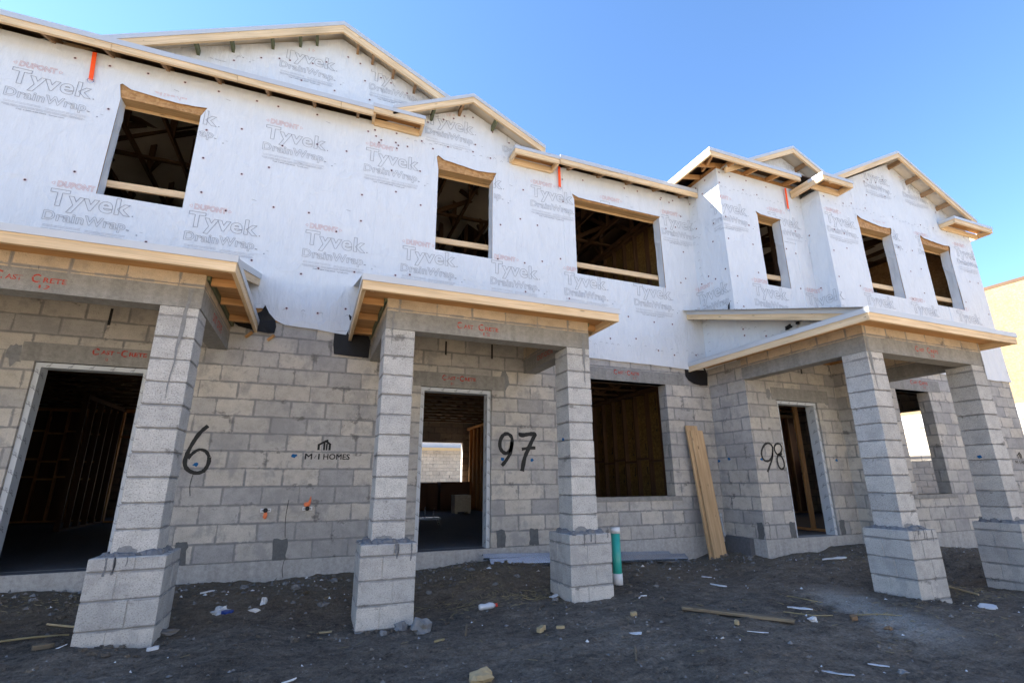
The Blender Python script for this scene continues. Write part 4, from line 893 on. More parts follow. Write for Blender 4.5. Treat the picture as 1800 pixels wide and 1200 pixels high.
for cx, yc, o, wd, z1, lean in ((-1.43, -1.6, .22, .045, 1.55, -.05), (.58, -1.6, .07, .03, 2.22, 0), (2.72, -1.6, .23, .05, 1.95, 0), (6.35, -2.76, .04, .06, 1.9, .03), (8.56, -2.76, .28, .03, 2.1, 0)):      # seepage down the columns
    f = lambda s, z, d, yc=yc: (s, yc-d, z); mb = MB(); N = 9
    E_ = [(cx+o+lean*k/N+.006*math.sin(k*2.3), 2.60-(2.60-z1)*k/N, wd*(1-k/(N+.3))*(1+.3*math.sin(k*5))) for k in range(N+1)]
    for p, q in zip(E_, E_[1:]): mb.face([f(q[0]-q[2]/2, q[1], .0055), f(q[0]+q[2]/2, q[1], .0055), f(p[0]+p[2]/2, p[1], .0055), f(p[0]-p[2]/2, p[1], .0055)], [(q[0], q[1]), (q[0]+.05, q[1]), (p[0]+.05, p[1]), (p[0], p[1])])
    mb.build('grout_seep', 'mortar', H, weld=False)
    mb = MB(); smear(mb, cx+.10, .335, .16, .08, f, int(cx*9), .005); mb.build('mortar_smear', 'mortar', H, weld=False)
for x, y, z0, z1 in ((-2.33, 0, 2.60, 2.80), (1.62, 0, 2.60, 2.80), (2.32, 0, 2.60, 2.82), (7.72, -.78, 2.62, 2.80)):
    mb = MB(); mb.box(x-.012, x+.012, y-.008, y+.002, z0, z1); mb.build('open_joint', 'black', H)
for x, z in ((-.93, 2.60), (-.68, 2.585)):
    mb = MB(); mb.beam((x, -.01, z), (x+.07, -.05, z+.06), .025, .03); mb.build('wood_wedge', 'rafter', H)
# torn, crumpled wrap on the side of the right porch roof
mb = MB(); rr = random.Random(12)
for k in range(7): mb.blob((6.36, -1.75+rr.uniform(-.16, .16), 3.02+rr.uniform(-.07, .07)), rr.uniform(.02, .05), (.35, 1.2, .8), k, .8, 4, 0 if k % 3 else 1)
mb.build('torn_wrap', ['wrap', 'black'], H)
# hairline strings of tar running down from the coring points
for s, z0, z1 in ((-.225, .66, .24), (-.20, 0, -.19), (-1.27, .0, -.19), (-1.25, .95, .72)):
    mb = MB(); stroke(mb, [(s, z0), (s-.012, (z0+z1)/2), (s+.006, z1)], .006, FAC, 0, .009); mb.build('tar_run', 'paint', H, weld=False)
# ------------------------------------------------------------------ inside the shell
mb = MB(); mb.box(-8.8, 6.2, .14, 9.8, 2.97, 2.99); mb.box(6.2, 13.0, .14, 9.8, 2.97, 2.99); mb.box(6.42, 13.0, -.6, .14, 2.97, 2.99); mb.build('upper_floor_deck', 'roofdeck', H)
def floor_truss(x0, x1, y):
    mb = MB(); mb.box(x0, x1, y-.04, y+.04, 2.66, 2.70, wood=True); mb.box(x0, x1, y-.04, y+.04, 2.92, 2.96, wood=True); x = x0+.1; k = 0
    while x < x1-.4: mb.beam((x, y, 2.70 if k % 2 else 2.92), (x+.34, y, 2.92 if k % 2 else 2.70), .035, .06); x += .34; k += 1
    return mb
def spread(o, pts):        # copies of a part, shifted
    for dx, dy in pts:
        c = o.copy(); COL.objects.link(c); c.parent = H; c.matrix_parent_inverse = o.matrix_parent_inverse.copy(); c.location = (dx, dy, 0)
o = floor_truss(-8.6, .2, .75).build('floor_truss', 'shaded_inner', H); spread(o, [(0, .61*k) for k in range(1, 14)])
o = floor_truss(.55, 6.2, .75).build('floor_truss', 'shaded_inner', H); spread(o, [(0, .61*k) for k in range(1, 14)])
o = floor_truss(6.5, 12.9, .2).build('floor_truss', 'shaded_inner', H); spread(o, [(0, .61*k) for k in range(1, 12)])
def stud_wall(p, q, z0, z1, sp=.406, mat='rafter', blocks=(), sheath=None, name='stud_wall', gap=None):
    mb = MB(); p, q = Vector((p[0], p[1], 0)), Vector((q[0], q[1], 0)); d = q-p; L = d.length; d.normalize(); Z = Vector((0, 0, 1))
    at = lambda t, z: p+d*t+Z*z
    mb.beam(at(0, z0+.02), at(L, z0+.02), .09, .038); mb.beam(at(0, z1-.02), at(L, z1-.02), .09, .038); mb.beam(at(0, z1-.06), at(L, z1-.06), .09, .038)
    t = .02; k = 0
    while t < L:
        if not (gap and gap[0] < t < gap[1]): mb.beam(at(t, z0+.038), at(t, z1-.078), .038, .089, up=d.cross(Z))
        for i, b in enumerate(blocks):
            if t+sp < L and not (gap and gap[0] < t < gap[1]): mb.beam(at(t, z0+b+(.05 if k % 2 else 0)), at(t+sp, z0+b+(.05 if k % 2 else 0)), .085, .04)
        t += sp; k += 1
    o = mb.build(name, mat, H)
    if sheath:
        mb = MB(); n = d.cross(Z)*sheath[0]; mb.beam(at(0, (z0+z1)/2)+n, at(L, (z0+z1)/2)+n, .02, z1-z0); mb.build('wall_panel', sheath[1], H)
    return o
stud_wall((-7.4, 8.3), (-4.6, 8.3), 0, 2.6, .36, 'rafter', (.95, 1.35, 2.0), (-.06, 'cab'))
stud_wall((-4.3, 7.6), (-3.75, 7.6), 0, 2.55, .27, 'rafter', (1.9,))
stud_wall((-4.3, 5.4), (-4.3, 7.6), 0, 2.55, .4, 'cab')
stud_wall((4.85, 6.9), (4.85, 9.7), 0, 2.6, .406, 'rafter', (), (.06, 'osb')); stud_wall((4.85, 6.9), (5.6, 6.9), 0, 2.6, .3, 'rafter', (1.9,))
stud_wall((6.12, .22), (6.12, 9.7), 0, 2.62, .406, 'shaded_inner', (1.22,), (.06, 'osb_shaded'))
stud_wall((6.12, .2), (6.12, 9.7), 3.0, 6.1, .406, 'shaded_inner', (), (.06, 'osb_shaded'))
stud_wall((.42, .25), (.42, 9.7), 0, 2.62, .406, 'rafter', (), (-.06, 'cab')); stud_wall((.42, .3), (.42, 9.7), 3.0, 6.1, .406, 'rafter', (), (-.06, 'osb_shaded'))
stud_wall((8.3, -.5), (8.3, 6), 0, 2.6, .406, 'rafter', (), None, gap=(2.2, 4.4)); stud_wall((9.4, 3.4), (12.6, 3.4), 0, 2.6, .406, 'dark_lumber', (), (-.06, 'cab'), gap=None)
stud_wall((8.3, -.6), (8.3, 6), 3.0, 6.1, .406, 'shaded_inner'); stud_wall((7.0, 1.2), (8.2, 1.2), 3.0, 6.1, .3, 'dark_lumber', (1.2,)); stud_wall((-7, 5), (5.9, 5), 3.0, 6.1, .61, 'shaded_inner', (), (.06, 'osb_shaded'))
# print on the brown panels seen through the ground floor window
mb = MB(); rr = random.Random(5)
for k in range(9):
    y = .45+k*.406
    for z in (.9, 1.35, 1.8, 2.2):
        if rr.random() < .6: disc(mb, y, z+rr.uniform(-.1, .1), .04, lambda s, zz, d: (6.165-d, s, zz), 0, .003, 3, .7); stroke(mb, [(y-.02, z+.08), (y-.02, z+.22)], .02, lambda s, zz, d: (6.165-d, s, zz), 0, .003)
mb.build('panel_print', 'paint', H, weld=False)
def roof_truss(x, y0, y1, zc, k=SL, yr=5.2):
    mb = MB(); R_ = zc+(yr-y0)*k; top = lambda y: R_-abs(y-yr)*k
    mb.beam((x, y0, zc), (x, y1, zc), .038, .089); mb.beam((x, y0, zc+.1), (x, yr, R_), .038, .089); mb.beam((x, yr, R_), (x, y1, top(y1)+.1), .038, .089)
    ys = [y0+(y1-y0)*i/8 for i in range(9)]
    for i in range(8): a, b = (ys[i], zc), (ys[i+1], top(ys[i+1])-.03); mb.beam((x, *a), (x, *b), .036, .085); mb.beam((x, ys[i+1], zc), (x, ys[i+1], top(ys[i+1])), .036, .085)
    return mb
o = roof_truss(-5.6, .1, 9.9, 6.08).build('roof_truss', 'shaded_inner', H)
for k in range(1, 20):
    c = o.copy(); COL.objects.link(c); c.parent = H; c.matrix_parent_inverse = o.matrix_parent_inverse.copy(); c.location = (.61*k, 0, 0)
# bracing that runs the other way, seen through the windows
mb = MB()
for y in (2.2, 4.4): mb.beam((-6, y, 6.14), (6.1, y, 6.14), .09, .038)
for x in (-4, -1.5, 1.8, 4.0, 5): mb.beam((x, 2.2, 6.14), (x+1.7, 2.2, 7.1), .038, .09); mb.beam((x+.4, 1.0, 6.1), (x+1.2, 2.6, 7.0), .038, .09)
mb.build('truss_brace', 'shaded_inner', H)
o = None
for x in (9.2, 9.8, 10.4, 11.0, 11.6, 12.2, 12.8):
    mb = MB(); mb.beam((x, -1.0, 6.1), (x, 6, 6.1), .038, .09); mb.beam((x, -1.0, 6.2), (x, 4, 7.2), .038, .09); mb.beam((x, .5, 6.1), (x, 2.2, 6.75), .038, .09); mb.build('roof_truss', 'shaded_inner', H)
mb = MB(); mb.beam((8.8, .6, 4.6), (12.6, .9, 6.0), .04, .24); mb.build('truss_brace', 'shaded_inner', H)

# ------------------------------------------------------------------ loose things
def straps():
    for x, z0, z1, fn, lab, tilt in ((-3.10, 6.16, 5.74, lambda s, z, d: (s, -.02-d, z), 'orange anchor strap with steel ring hanging under the left eave', .035), (3.53, 6.17, 5.76, lambda s, z, d: (s, -.02-d, z), 'orange anchor strap hanging under the middle eave right of the gable return', .0), (8.07, 6.33, 5.87, lambda s, z, d: (s, -.80-d, z), 'orange anchor strap hanging in the corner between the two right bays', -.02)):
        o = fn(x, z1-.05, .03); t = thing('safety_strap', o, lab, 'strap', 'orange anchor straps under the eaves')
        mb = MB(); w_ = .023
        for k in range(6):
            za, zb = z0+(z1-z0)*k/6, z0+(z1-z0)*(k+1)/6; xa, xb = x+tilt*k/6, x+tilt*(k+1)/6
            for dd_ in (.026, .030): mb.face([fn(xb-w_, zb, dd_), fn(xb+w_, zb, dd_), fn(xa+w_, za, dd_), fn(xa-w_, za, dd_)][::(1 if dd_ > .028 else -1)])
        for sgn in (-1, 1): mb.face([fn(x+tilt+sgn*w_, z1, .026), fn(x+tilt+sgn*w_, z1, .030), fn(x+sgn*w_, z0, .030), fn(x+sgn*w_, z0, .026)])
        mb.build('strap', 'orange', t)
        mb = MB(); c = x+tilt; mb.tube([fn(c-.03, z1+.012, .028), fn(c-.034, z1-.012, .028), fn(c-.022, z1-.034, .028), fn(c, z1-.042, .028), fn(c+.022, z1-.034, .028), fn(c+.034, z1-.012, .028), fn(c+.03, z1+.012, .028), fn(c-.03, z1+.012, .028)], .0042, 6); mb.build('ring', 'galv', t, smooth=True)
straps()
def plank(name, p, q, w_, th, side, lab, cat, mat='pine2', bev=.004, group=None):
    mb = MB(); p, q, side = Vector(p), Vector(q), Vector(side).normalized(); d = (q-p).normalized(); up = side.cross(d)
    mb.beam(p, q, w_, th, up=up); return solo(mb, name, mat, lab, cat, group, bevel=bev)
gz = lambda x, y, d=0: GN(x, y)+d
plank('leaning_plank', (5.85, -.30, -.31), (5.845, -.045, 1.735), .235, .036, (1, 0, 0), 'wide pine plank leaning on the wall, back one of the pair, its top higher', 'plank', group=None)
plank('leaning_plank', (5.885, -.355, -.335), (5.905, -.088, 1.655), .245, .036, (1, -.02, 0), 'knotty pine plank leaning on the block wall, front one of the pair', 'plank')
# pipe stub
px, py = 3.54, -1.15; z = gz(px, py); t = thing('drain_pipe', (px, py, z), 'upright teal drain pipe stub with white cap standing beside the third pier', 'pipe')
mb = MB(); mb.tube([(px, py, z-.1), (px, py, z+.58)], .054, 20); mb.build('pipe', 'teal', t, smooth=True)
mb = MB(); mb.tube([(px, py, z-.02), (px, py, z+.115)], .0585, 20); mb.build('coupling', 'white', t, smooth=True)
mb = MB(); mb.tube([(px, py, z+.565), (px, py, z+.635)], .0585, 20); mb.build('cap', 'white', t, smooth=True)
# metal tracks lying by the wall
def channel(p, q, w_, h_, lab, flip=1):
    mb = MB(); p, q = Vector(p), Vector(q); d = (q-p).normalized(); sd_ = d.cross(Vector((0, 0, 1))).normalized(); u = sd_.cross(d)
    sd0 = sd_; sd_ = (sd0*.78+u*(-.62 if flip else 0)).normalized(); sd_ = sd_ if sd_.y < 0 else -sd_; u = sd_.cross(d); u = u if u.z > 0 else -u
    mb.beam(p, q, w_, .0022, up=u); mb.beam(p+sd_*w_/2-u*h_/2, q+sd_*w_/2-u*h_/2, .0022, h_, up=u); mb.beam(p-sd_*w_/2-u*h_/2, q-sd_*w_/2-u*h_/2, .0022, h_, up=u)
    return solo(mb, 'metal_track', 'galv', lab, 'steel track', 'steel tracks on the ground by the wall')
channel((2.21, -.30, -.115), (5.36, -.22, -.232), .09, .042, 'longer galvanised steel track lying along the wall, front one')
channel((2.16, -.17, -.065), (5.15, -.11, -.195), .07, .032, 'shorter galvanised steel track lying along the wall, behind the front one')
# fixings with orange tape on the wall between the left column and the middle porch
for x, z, up in ((-.46, .545, -1), (-.01, .555, 1)):
    t = thing('wall_bracket', (x, 0, z-.1), 'small white pipe bracket with orange tape hanging down below it' if up < 0 else 'small white pipe bracket with a twist of orange tape pointing up above it', 'bracket', 'taped pipe brackets on the block wall')
    mb = MB(); mb.box(x-.055, x+.055, -.008, -.001, z-.02, z+.022); mb.build('plate', 'white', t, bevel=.002)
    mb = MB(); mb.tube([(x, -.002, z), (x, -.05, z+.004)], .026, 10); mb.tube([(x-.036, -.006, z), (x-.036, -.014, z)], .007, 6); mb.tube([(x+.036, -.006, z), (x+.036, -.014, z)], .007, 6); mb.build('valve', 'black', t)
    mb = MB()
    if up < 0: mb.blob((x+.003, -.03, z-.055), .03, (.75, .6, 1.25), 3, .5, 5)
    else: mb.blob((x-.012, -.03, z+.045), .028, (1.3, .6, .8), 5, .6, 5); mb.tube([(x+.01, -.035, z+.05), (x+.022, -.035, z+.09), (x+.027, -.02, z+.14)], [.02, .014, .004], 6)
    mb.build('tape_wrap', 'otape', t)
mb = MB(); mb.tube([(6.22, -.12, -.08), (6.22, -.12, .12), (6.2, -.12, .30)], .011, 6); mb.blob((6.2, -.12, .32), .022, (1, 1, 1.4), 2, .2, 5); mb.blob((6.22, -.13, .02), .025, (1, 1, 1.4), 4, .2, 5)
solo(mb, 'water_stub', 'clear', 'thin pale water pipe stub with valve standing in the corner behind the leaning planks', 'pipe', smooth=True)
# cabinets and a crate inside the middle unit
for x, y, w_, h_, lab in ((3.78, 9.0, .95, .84, 'tall brown cabinet inside the middle doorway'), (3.0, 9.1, .72, .80, 'brown cabinet furthest left inside the middle doorway')):
    t = thing('cabinet', (x+w_/2, y, 0), lab, 'cabinet'); mb = MB(); mb.box(x, x+w_, y, y+.55, .0, h_); mb.build('carcass', 'cab', t, bevel=.004)
    for k in (0, 1): mb = MB(); mb.box(x+.03+k*(w_/2-.015), x+w_/2-.015+k*(w_/2-.015), y-.02, y-.002, .08, h_-.05); mb.build('door', 'cab', t, bevel=.004)
mb = MB(); mb.box(3.74, 4.20, 7.1, 7.5, .05, .49); mb.box(3.75, 3.82, 7.1, 7.5, 0, .05); mb.box(4.12, 4.19, 7.1, 7.5, 0, .05); solo(mb, 'board_crate', 'osb_crate', 'pale particle board crate on small feet inside the middle doorway', 'crate', bevel=.004)
t = thing('saw_stand', (2.25, 3.7, 0), 'small metal saw on a stand on the floor just inside the middle doorway', 'saw')
mb = MB(); mb.box(2.05, 2.5, 3.6, 3.85, .12, .16); mb.tube([(2.2, 3.7, .16), (2.2, 3.7, .36)], .015, 8); mb.tube([(2.38, 3.7, .16), (2.38, 3.7, .33)], .012, 8); mb.build('table', 'galv', t)
mb = MB(); [mb.tube([(x, y, .12), (x+dx, y, .0)], .012, 6) for x, dx in ((2.1, -.03), (2.45, .05)) for y in (3.62, 3.83)]; mb.build('leg', 'galv', t)
mb = MB(); mb.box(-2.75, -1.6, 4.4, 5.0, .0, .34); solo(mb, 'board_stack', 'slab', 'low grey stack of boards on the floor inside the left doorway', 'stack', bevel=.01)

# ------------------------------------------------------------------ rubbish on the dirt
def rock(x, y, r_, sc, lab, cat='stone', mat='rock', name='stone', seed=1, rough=.5, up=.35, group=None):
    mb = MB(); mb.blob((x, y, gz(x, y)+r_*sc[2]*up), r_, sc, seed, rough*1.1+.2, 5 if r_ < .05 else 6); return solo(mb, name, mat, lab, cat, group)
rock(1.02, -1.93, .085, (1.15, .8, .85), 'largest grey concrete chunk, wedge shaped, in front of the second pier', seed=4, rough=.4)
rock(.86, -1.80, .055, (1, .9, .85), 'round rough lump between the pier and the largest chunk', seed=6, rough=.5)
rock(.70, -1.87, .033, (1.1, .9, .8), 'small pale grey stone at the front of the second pier', seed=9)
rock(1.18, -3.10, .06, (1.35, .9, .8), 'tan broken brick piece at the bottom edge', 'brick', 'scrap', 'brick_piece', 8, .35)
rock(-.31, -.92, .040, (.8, .9, 1.0), 'pale pointed stone standing up in the dirt left of the second pier', seed=12, mat='paper')
rock(-.37, -1.08, .034, (1.3, .7, .5), 'flat pale stone just before the pointed one', seed=13, mat='paper')
rock(-.04, -.55, .04, (1.2, .9, .8), 'dark lump close to the wall under the first taped bracket', seed=14)
rock(.22, -.95, .045, (1.3, .8, .6), 'blue grey stone just left of the second pier', seed=15)
rock(-1.62, -.95, .045, (1.1, .9, .7), 'brown clod left of the first pier', seed=16)
rock(-1.0, -1.42, .06, (1.7, .8, .5), 'flat clod at the right side of the first pier', seed=17, mat='rubble')
rock(4.84, -3.40, .028, (1.5, .9, .6), 'tan pebble right of the two scattered white flakes', 'pebble', 'brownchip', 'pebble', 18)
rock(4.4, -3.02, .036, (1.2, .8, .6), 'pale pink stone below the grout stain', seed=19, mat='paper')
rock(3.98, -4.02, .03, (1.4, .8, .5), 'grey stone near the bottom right of the dirt', seed=20)
for k, (x, y, r_) in enumerate(((.95, -.42, .03), (.6, -.5, .028), (.33, -.4, .035), (-.55, -.35, .03), (-.15, -.32, .028), (2.4, -.75, .03), (2.75, -1.0, .028), (2.5, -1.55, .03), (3.7, -.9, .035), (3.9, -1.4, .028), (6.05, -.75, .03), (6.2, -.62, .035), (5.9, -.95, .026), (4.4, -1.0, .024), (-2.3, -.35, .026), (1.9, -.5, .03), (1.3, -.9, .03), (2.05, -.95, .026))):
    rock(x, y, r_, (1.2, .9, .7), 'small grey stone among the rubble near the wall', 'stone', 'rock', 'small_stone', 30+k, .6, group='small stones by the wall')
def chip(x, y, l, w_, th, ang, mat, name, lab, cat, tilt=0, group=None, bev=0):
    mb = MB(); c, s_ = math.cos(ang), math.sin(ang); r2 = random.Random(int(x*1000+y*77)); n = 7 if w_ > .3*l else 5
    top = []
    for k in range(n): u = -l/2+l*k/(n-1); e = 1 if 0 < k < n-1 else r2.uniform(.15, .75); top.append((u+r2.uniform(-.1, .1)*w_, w_/2*e*r2.uniform(.7, 1.1)))
    bot = [(u+r2.uniform(-.1, .1)*w_, -v*r2.uniform(.7, 1.2)) for u, v in top]; P = bot+top[::-1]
    def at(u, v, h): X, Y = x+c*u-s_*v, y+s_*u+c*v; return (X, Y, gz(x, y)*.5+gz(X, Y)*.5+.004+h+tilt*(u/l+.5)+.12*abs(u/l)*w_*(1 if th < .01 else 0))
    T_ = [at(u, v, th) for u, v in P]; B_ = [at(u, v, 0) for u, v in P]; m = len(P)
    mb.face(T_); mb.face(B_[::-1])
    for i in range(m): j = (i+1) % m; mb.face([B_[i], B_[j], T_[j], T_[i]])
    return solo(mb, name, mat, lab, cat, group, bevel=bev)
chip(1.97, -2.36, .075, .06, .035, .5, 'scrap', 'wood_offcut', 'tan wood offcut, left one of the two chips in the centre foreground', 'offcut', .01)
chip(2.13, -2.40, .04, .07, .02, 1.3, 'scrap', 'wood_offcut', 'thin yellowish wood chip, right one of the two chips in the centre foreground', 'offcut')
chip(2.90, -2.38, .07, .035, .025, .1, 'scrap', 'wood_offcut', 'small rectangular tan offcut right of the third pier', 'offcut')
chip(1.09, -2.28, .09, .022, .014, .25, 'straw', 'wood_offcut', 'thin yellow sliver of wood right of the largest chunk', 'offcut')
chip(4.86, -3.08, .08, .05, .03, .1, 'brownchip', 'wood_offcut', 'brownish wood block at the lower edge of the grout stain', 'offcut')
chip(3.60, -2.92, .04, .04, .03, .3, 'scrap', 'wood_offcut', 'small cube of wood below the long weathered board', 'offcut')
chip(-1.72, -1.62, .13, .05, .03, .0, 'oldwood', 'wood_offcut', 'dark brown block lying left of the first pier', 'offcut')
plank('weathered_board', (3.42, -2.42, gz(3.42, -2.42)+.035), (4.16, -3.02, gz(4.16, -3.02)+.03), .075, .028, (.62, .78, 0), 'long weathered pointed board lying in the dirt right of the third pier', 'board', 'oldwood')
chip(2.62, -2.80, .11, .05, .003, -.1, 'paper', 'paper_scrap', 'white scrap of paper between the offcuts and the long board', 'paper')
chip(2.55, -1.42, .11, .08, .004, .2, 'paper', 'paper_scrap', 'grey folded card leaning at the left of the third pier', 'paper', .02)
chip(-.98, -1.83, .075, .028, .022, .5, 'paper', 'foam_piece', 'white strip at the front corner of the first pier', 'scrap')
chip(-1.57, -1.73, .06, .05, .004, -.2, 'paper', 'paper_scrap', 'white torn corner of paper at the left foot of the first pier', 'paper', .02)
chip(4.67, -1.57, .20, .030, .012, -1.15, 'white', 'plastic_strip', 'bright white plastic strip right of the teal pipe', 'plastic')
chip(4.94, -1.08, .12, .045, .012, -.9, 'clear', 'plastic_strip', 'short clear plastic piece just behind the bright strip', 'plastic')
chip(6.98, -1.36, .34, .05, .018, -.35, 'paper', 'plastic_strip', 'long crumpled pale strip in front of the right door', 'plastic', .02)
chip(4.60, -2.72, .22, .045, .008, -.75, 'paper', 'plastic_strip', 'pale flat sliver above the right end of the long board', 'plastic')
chip(3.62, -3.12, .16, .022, .004, -.7, 'white', 'plastic_strip', 'thin white sliver below the long board', 'plastic')
chip(3.95, -3.88, .13, .03, .003, -.8, 'paper', 'paper_scrap', 'pale triangular scrap at the bottom right', 'paper')
chip(3.50, -3.90, .20, .035, .004, -.6, 'clear', 'plastic_strip', 'curved clear shard at the bottom edge of the dirt', 'plastic')
chip(-.01, -2.72, .10, .010, .008, .5, 'white', 'plastic_strip', 'tiny white curl in the left foreground dirt', 'plastic')
chip(.20, -1.55, .19, .035, .010, .0, 'scrap', 'slate_piece', 'thin grey and tan splinter left of the second pier', 'splinter')
chip(-.86, -.47, .15, .022, .012, .6, 'white', 'plastic_strip', 'white stick beside the wall right of the first pier', 'plastic')
chip(6.80, -3.16, .22, .16, .014, .3, 'paper', 'foam_piece', 'white splash of grout like foam right of the fourth pier', 'scrap')
chip(-.60, -1.06, .10, .045, .018, .1, 'bluepl', 'crushed_plastic', 'blue crushed plastic right of the first pier', 'plastic')
rock(-.68, -1.02, .055, (1.4, .7, .55), 'clear crumpled plastic bag behind the blue plastic', 'bag', 'clear', 'plastic_bag', 41, .9)
x, y = 1.74, -1.58; z = gz(x, y)+.03; t = thing('water_bottle', (x, y, z-.03), 'crushed clear drink bottle with a red cap lying in the dirt', 'bottle')
mb = MB(); mb.tube([(x-.09, y-.01, z), (x-.07, y-.01, z), (x-.02, y, z-.004), (x+.02, y, z+.003), (x+.055, y+.006, z), (x+.085, y+.01, z)], [.022, .031, .027, .032, .028, .013], 12); mb.build('bottle_body', 'clear', t, smooth=True)
mb = MB(); mb.tube([(x+.085, y+.01, z), (x+.108, y+.013, z)], .017, 10); mb.build('cap', 'redcap', t)
def stick(pts, r_, mat, lab, name='stick', cat='stick', group=None):
    mb = MB(); mb.tube([(a, b, gz(a, b)+r_+h) for a, b, h in pts], r_, 6); return solo(mb, name, mat, lab, cat, group)
stick([(1.33, -2.22, 0), (1.40, -2.02, .01)], .008, 'oldwood', 'short brown stick in the centre foreground')
stick([(2.33, -3.22, 0), (2.42, -3.08, .01)], .008, 'oldwood', 'short brown stick lower right of the centre')
stick([(7.35, -2.45, .02), (7.28, -2.85, .0)], .012, 'scrap', 'thin yellow lath between the fourth and fifth piers')
stick([(3.33, -1.86, 0), (3.40, -1.80, 0), (3.47, -1.80, 0)], .006, 'white', 'bent white hook of plastic right of the third pier', 'plastic_hook', 'hook')
stick([(-1.95, -.95, 0), (-1.75, -1.05, .01), (-1.6, -1.1, 0)], .009, 'scrap', 'thin lath lying left of the first pier')
stick([(-2.2, -1.35, .0), (-1.9, -1.3, .01), (-1.7, -1.22, 0)], .008, 'straw', 'yellow reed stalk lying furthest left by the first pier')
stick([(6.95, -2.95, 0), (7.4, -2.98, 0), (7.9, -2.9, 0)], .005, 'straw', 'long yellow reed stalk right of the fourth pier')
stick([(5.0, -2.25, 0), (5.0, -2.45, .01), (5.15, -2.55, 0)], .005, 'straw', 'curved yellow reed stalk left of the grout stain')
stick([(4.95, -3.0, 0), (5.2, -3.05, .01), (5.35, -3.2, 0)], .005, 'straw', 'curved yellow reed stalk crossing the grout stain')
stick([(4.35, -2.75, 0), (4.52, -2.95, .0), (4.75, -2.95, 0)], .005, 'straw', 'grey twig bent at an angle right of the long board')
# clods of dirt thrown up along the walls and round the piers
mb = MB(); rr = random.Random(31)
for k in range(260):
    g = rr.choice(((0.8, -.35, 1.2, .2), (4.4, -.9, .8, .25), (2.2, -.8, .6, .3), (-2.0, -.8, .6, .3), (6.3, -2.9, .5, .12), (5.9, -.6, .3, .2), (8.6, -2.2, .6, .3), (0.7, -1.75, .5, .12), (2.9, -1.75, .5, .12), (-1.3, -1.8, .4, .12)))
    x, y = rr.gauss(g[0], g[2]), rr.gauss(g[1], g[3])
    if y > -.05 or (x > 6.3 and y > -.85): continue
    r_ = rr.uniform(.010, .034); mb.blob((x, y, gz(x, y)+r_*.1), r_, (1.2, 1, .7), k, .9, 4)
o = mb.build('dirt_clods', 'soil', None); tag(o, 'lumps of dark dirt along the walls and piers', 'dirt', kind='stuff')
# gravel, crumbs and straw nobody could count
rr = random.Random(11)
mb = MB()
for k in range(4200):
    if rr.random() < .55: x = rr.uniform(-3.0, 11.5); y = -abs(rr.gauss(0, .5))-.05
    else: x, y = rr.uniform(-2.5, 9.5), rr.uniform(-4.6, -.1)
    if x > 6.3 and y > -.9: y -= .9
    if x > 8.4 and y > -1.3: y -= .5
    r_ = rr.choice((.005, .007, .008, .010, .012, .017, .026 if y > -.9 else .009))*rr.uniform(.8, 1.3); c = Vector((x, y, gz(x, y)+r_*.3))
    P = [c+Vector((rr.uniform(-1, 1), rr.uniform(-1, 1), 0)).normalized()*r_*rr.uniform(.8, 1.3) for _ in range(4)]; P.sort(key=lambda p: math.atan2(p.y-c.y, p.x-c.x)); t_ = c+Vector((0, 0, r_*rr.uniform(.5, 1.1))); mi = 0 if rr.random() < .55 else (1 if rr.random() < .85 else 2)
    for i in range(4): mb.face([P[i], P[(i+1) % 4], t_], [(0, 0)]*3, mi)
o = mb.build('gravel', ['rubble', 'rock', 'paper'], None, weld=False); tag(o, 'scattered gravel and mortar crumbs over the dark dirt', 'gravel', kind='stuff')
mb = MB()
for k in range(900):
    g = rr.choice(((1.9, -.75, .5, .25), (2.4, -1.35, .2, .15), (1.7, -1.35, .35, .12), (-2.1, -.45, .45, .18), (7.2, -1.3, .5, .25), (5.3, -3.1, .6, .4), (7.4, -2.7, .5, .25), (3.0, -2.2, 2.5, 1.0)))
    x, y = rr.gauss(g[0], g[2]), rr.gauss(g[1], g[3])
    if y > -.04 or (x > 6.2 and y > -.84): continue
    a = rr.uniform(0, math.pi); l = rr.uniform(.02, .09); r_ = rr.uniform(.0008, .0018); p = (x, y, gz(x, y)+.006); q = (x+math.cos(a)*l, y+math.sin(a)*l*.7, gz(x+math.cos(a)*l, y+math.sin(a)*l*.7)+rr.uniform(.004, .015)); mb.beam(p, q, r_*2, r_*2)
o = mb.build('straw_litter', 'straw', None, weld=False); tag(o, 'dry straw and fine splinters strewn over the dirt', 'litter', kind='stuff')

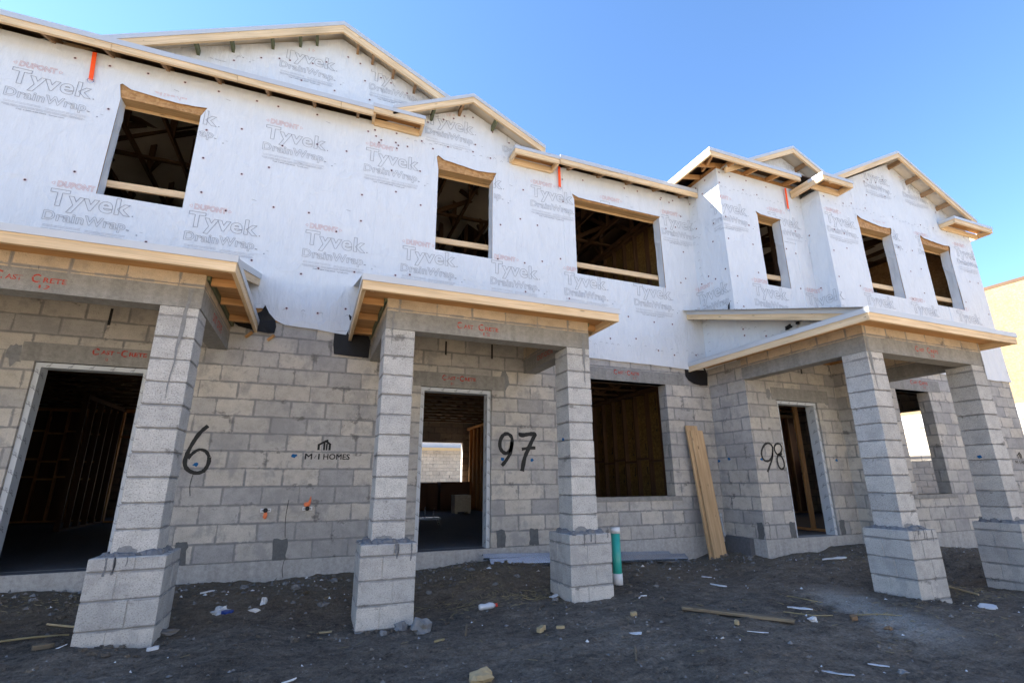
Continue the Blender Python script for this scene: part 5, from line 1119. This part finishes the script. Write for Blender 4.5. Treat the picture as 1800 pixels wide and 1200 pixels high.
# ------------------------------------------------------------------ neighbouring buildings, and an unseen row added for bounce light
t = thing('neighbouring_building', (19, 4, -.5), 'sunlit neighbouring building with bare board upper wall beyond the right end', 'building')
mb = MB(); wall(mb, lambda s, z, d: (19-d*1, s, z), -6, 14, -.6, 2.95, [(5.05, 6.6, .9, 2.25), (-1.0, .82, .3, 2.12)], 0, .2); mb.build('block_wall', 'block_pale', t)
mb = MB(); wall(mb, lambda s, z, d: (19-d*1, s, z), -6, 14, 2.95, 6.52, [], -.01, .2); mb.face([(18.99, -6, 6.4)]*1+[(18.99, 14, 6.4), (18.99, 4, 7.2)]) if False else None; mb.build('board_wall', 'osb_far', t)
mb = MB(); mb.box(18.97, 19.0, -6, 14, 2.52, 2.96); mb.build('wrap_strip', 'wrap', t)
mb = MB(); mb.box(19.0, 30, -6.2, 14.2, 6.5, 6.6); mb.build('roof', 'roofdeck', t); mb = MB(); mb.box(19.0, 30, -6, -5.8, -.6, 6.5); mb.build('board_wall', 'osb_far', t)
mb = MB(); mb.box(19.15, 19.25, -1.2, 7, -.2, 2.5); mb.build('window_board', 'label', t)
t = thing('rear_building', (5, 23, -.4), 'pale block building with wrapped upper wall seen through the middle doorway', 'building')
mb = MB(); mb.box(-22, 42, 23, 31, -.8, 2.62); mb.build('block_wall', 'block_pale', t)
mb = MB(); mb.box(-22, 42, 22.97, 31, 2.75, 6.2); mb.build('house_wrap', 'wrap', t)
mb = MB(); mb.box(-22, 42, 22.6, 22.66, 2.60, 2.78, wood=True); mb.build('fascia_board', 'farwood', t); mb = MB(); mb.box(-22, 42, 22.5, 31.4, 6.2, 6.4); mb.build('roof', 'roofdeck', t)

t = thing('bounce_houses', (2, -16, -.5), 'added unseen row of pale wrapped houses behind the viewer, bouncing sunlight onto the front', 'building')  # out of view, added to bounce warm sunlight onto the shaded front
mb = MB(); wall(mb, lambda s, z, d: (s, -16+d, z), -40, 44, -.5, 6.6, [(-36+k*6.0, -33.5+k*6.0, z0, z0+1.5) for k in range(13) for z0 in (.7, 4.0)], 0, .2); mb.build('house_wrap', 'wrap', t)
mb = MB(); mb.prism([(-15.6, 6.5), (-20.5, 8.6), (-25.4, 6.5)], -40.4, 44.4, axis='x'); mb.build('roof', 'roofdeck', t)
mb = MB(); mb.box(-40, 44, -25, -24.8, -.5, 6.6); mb.build('rear_wall', 'block_pale', t)
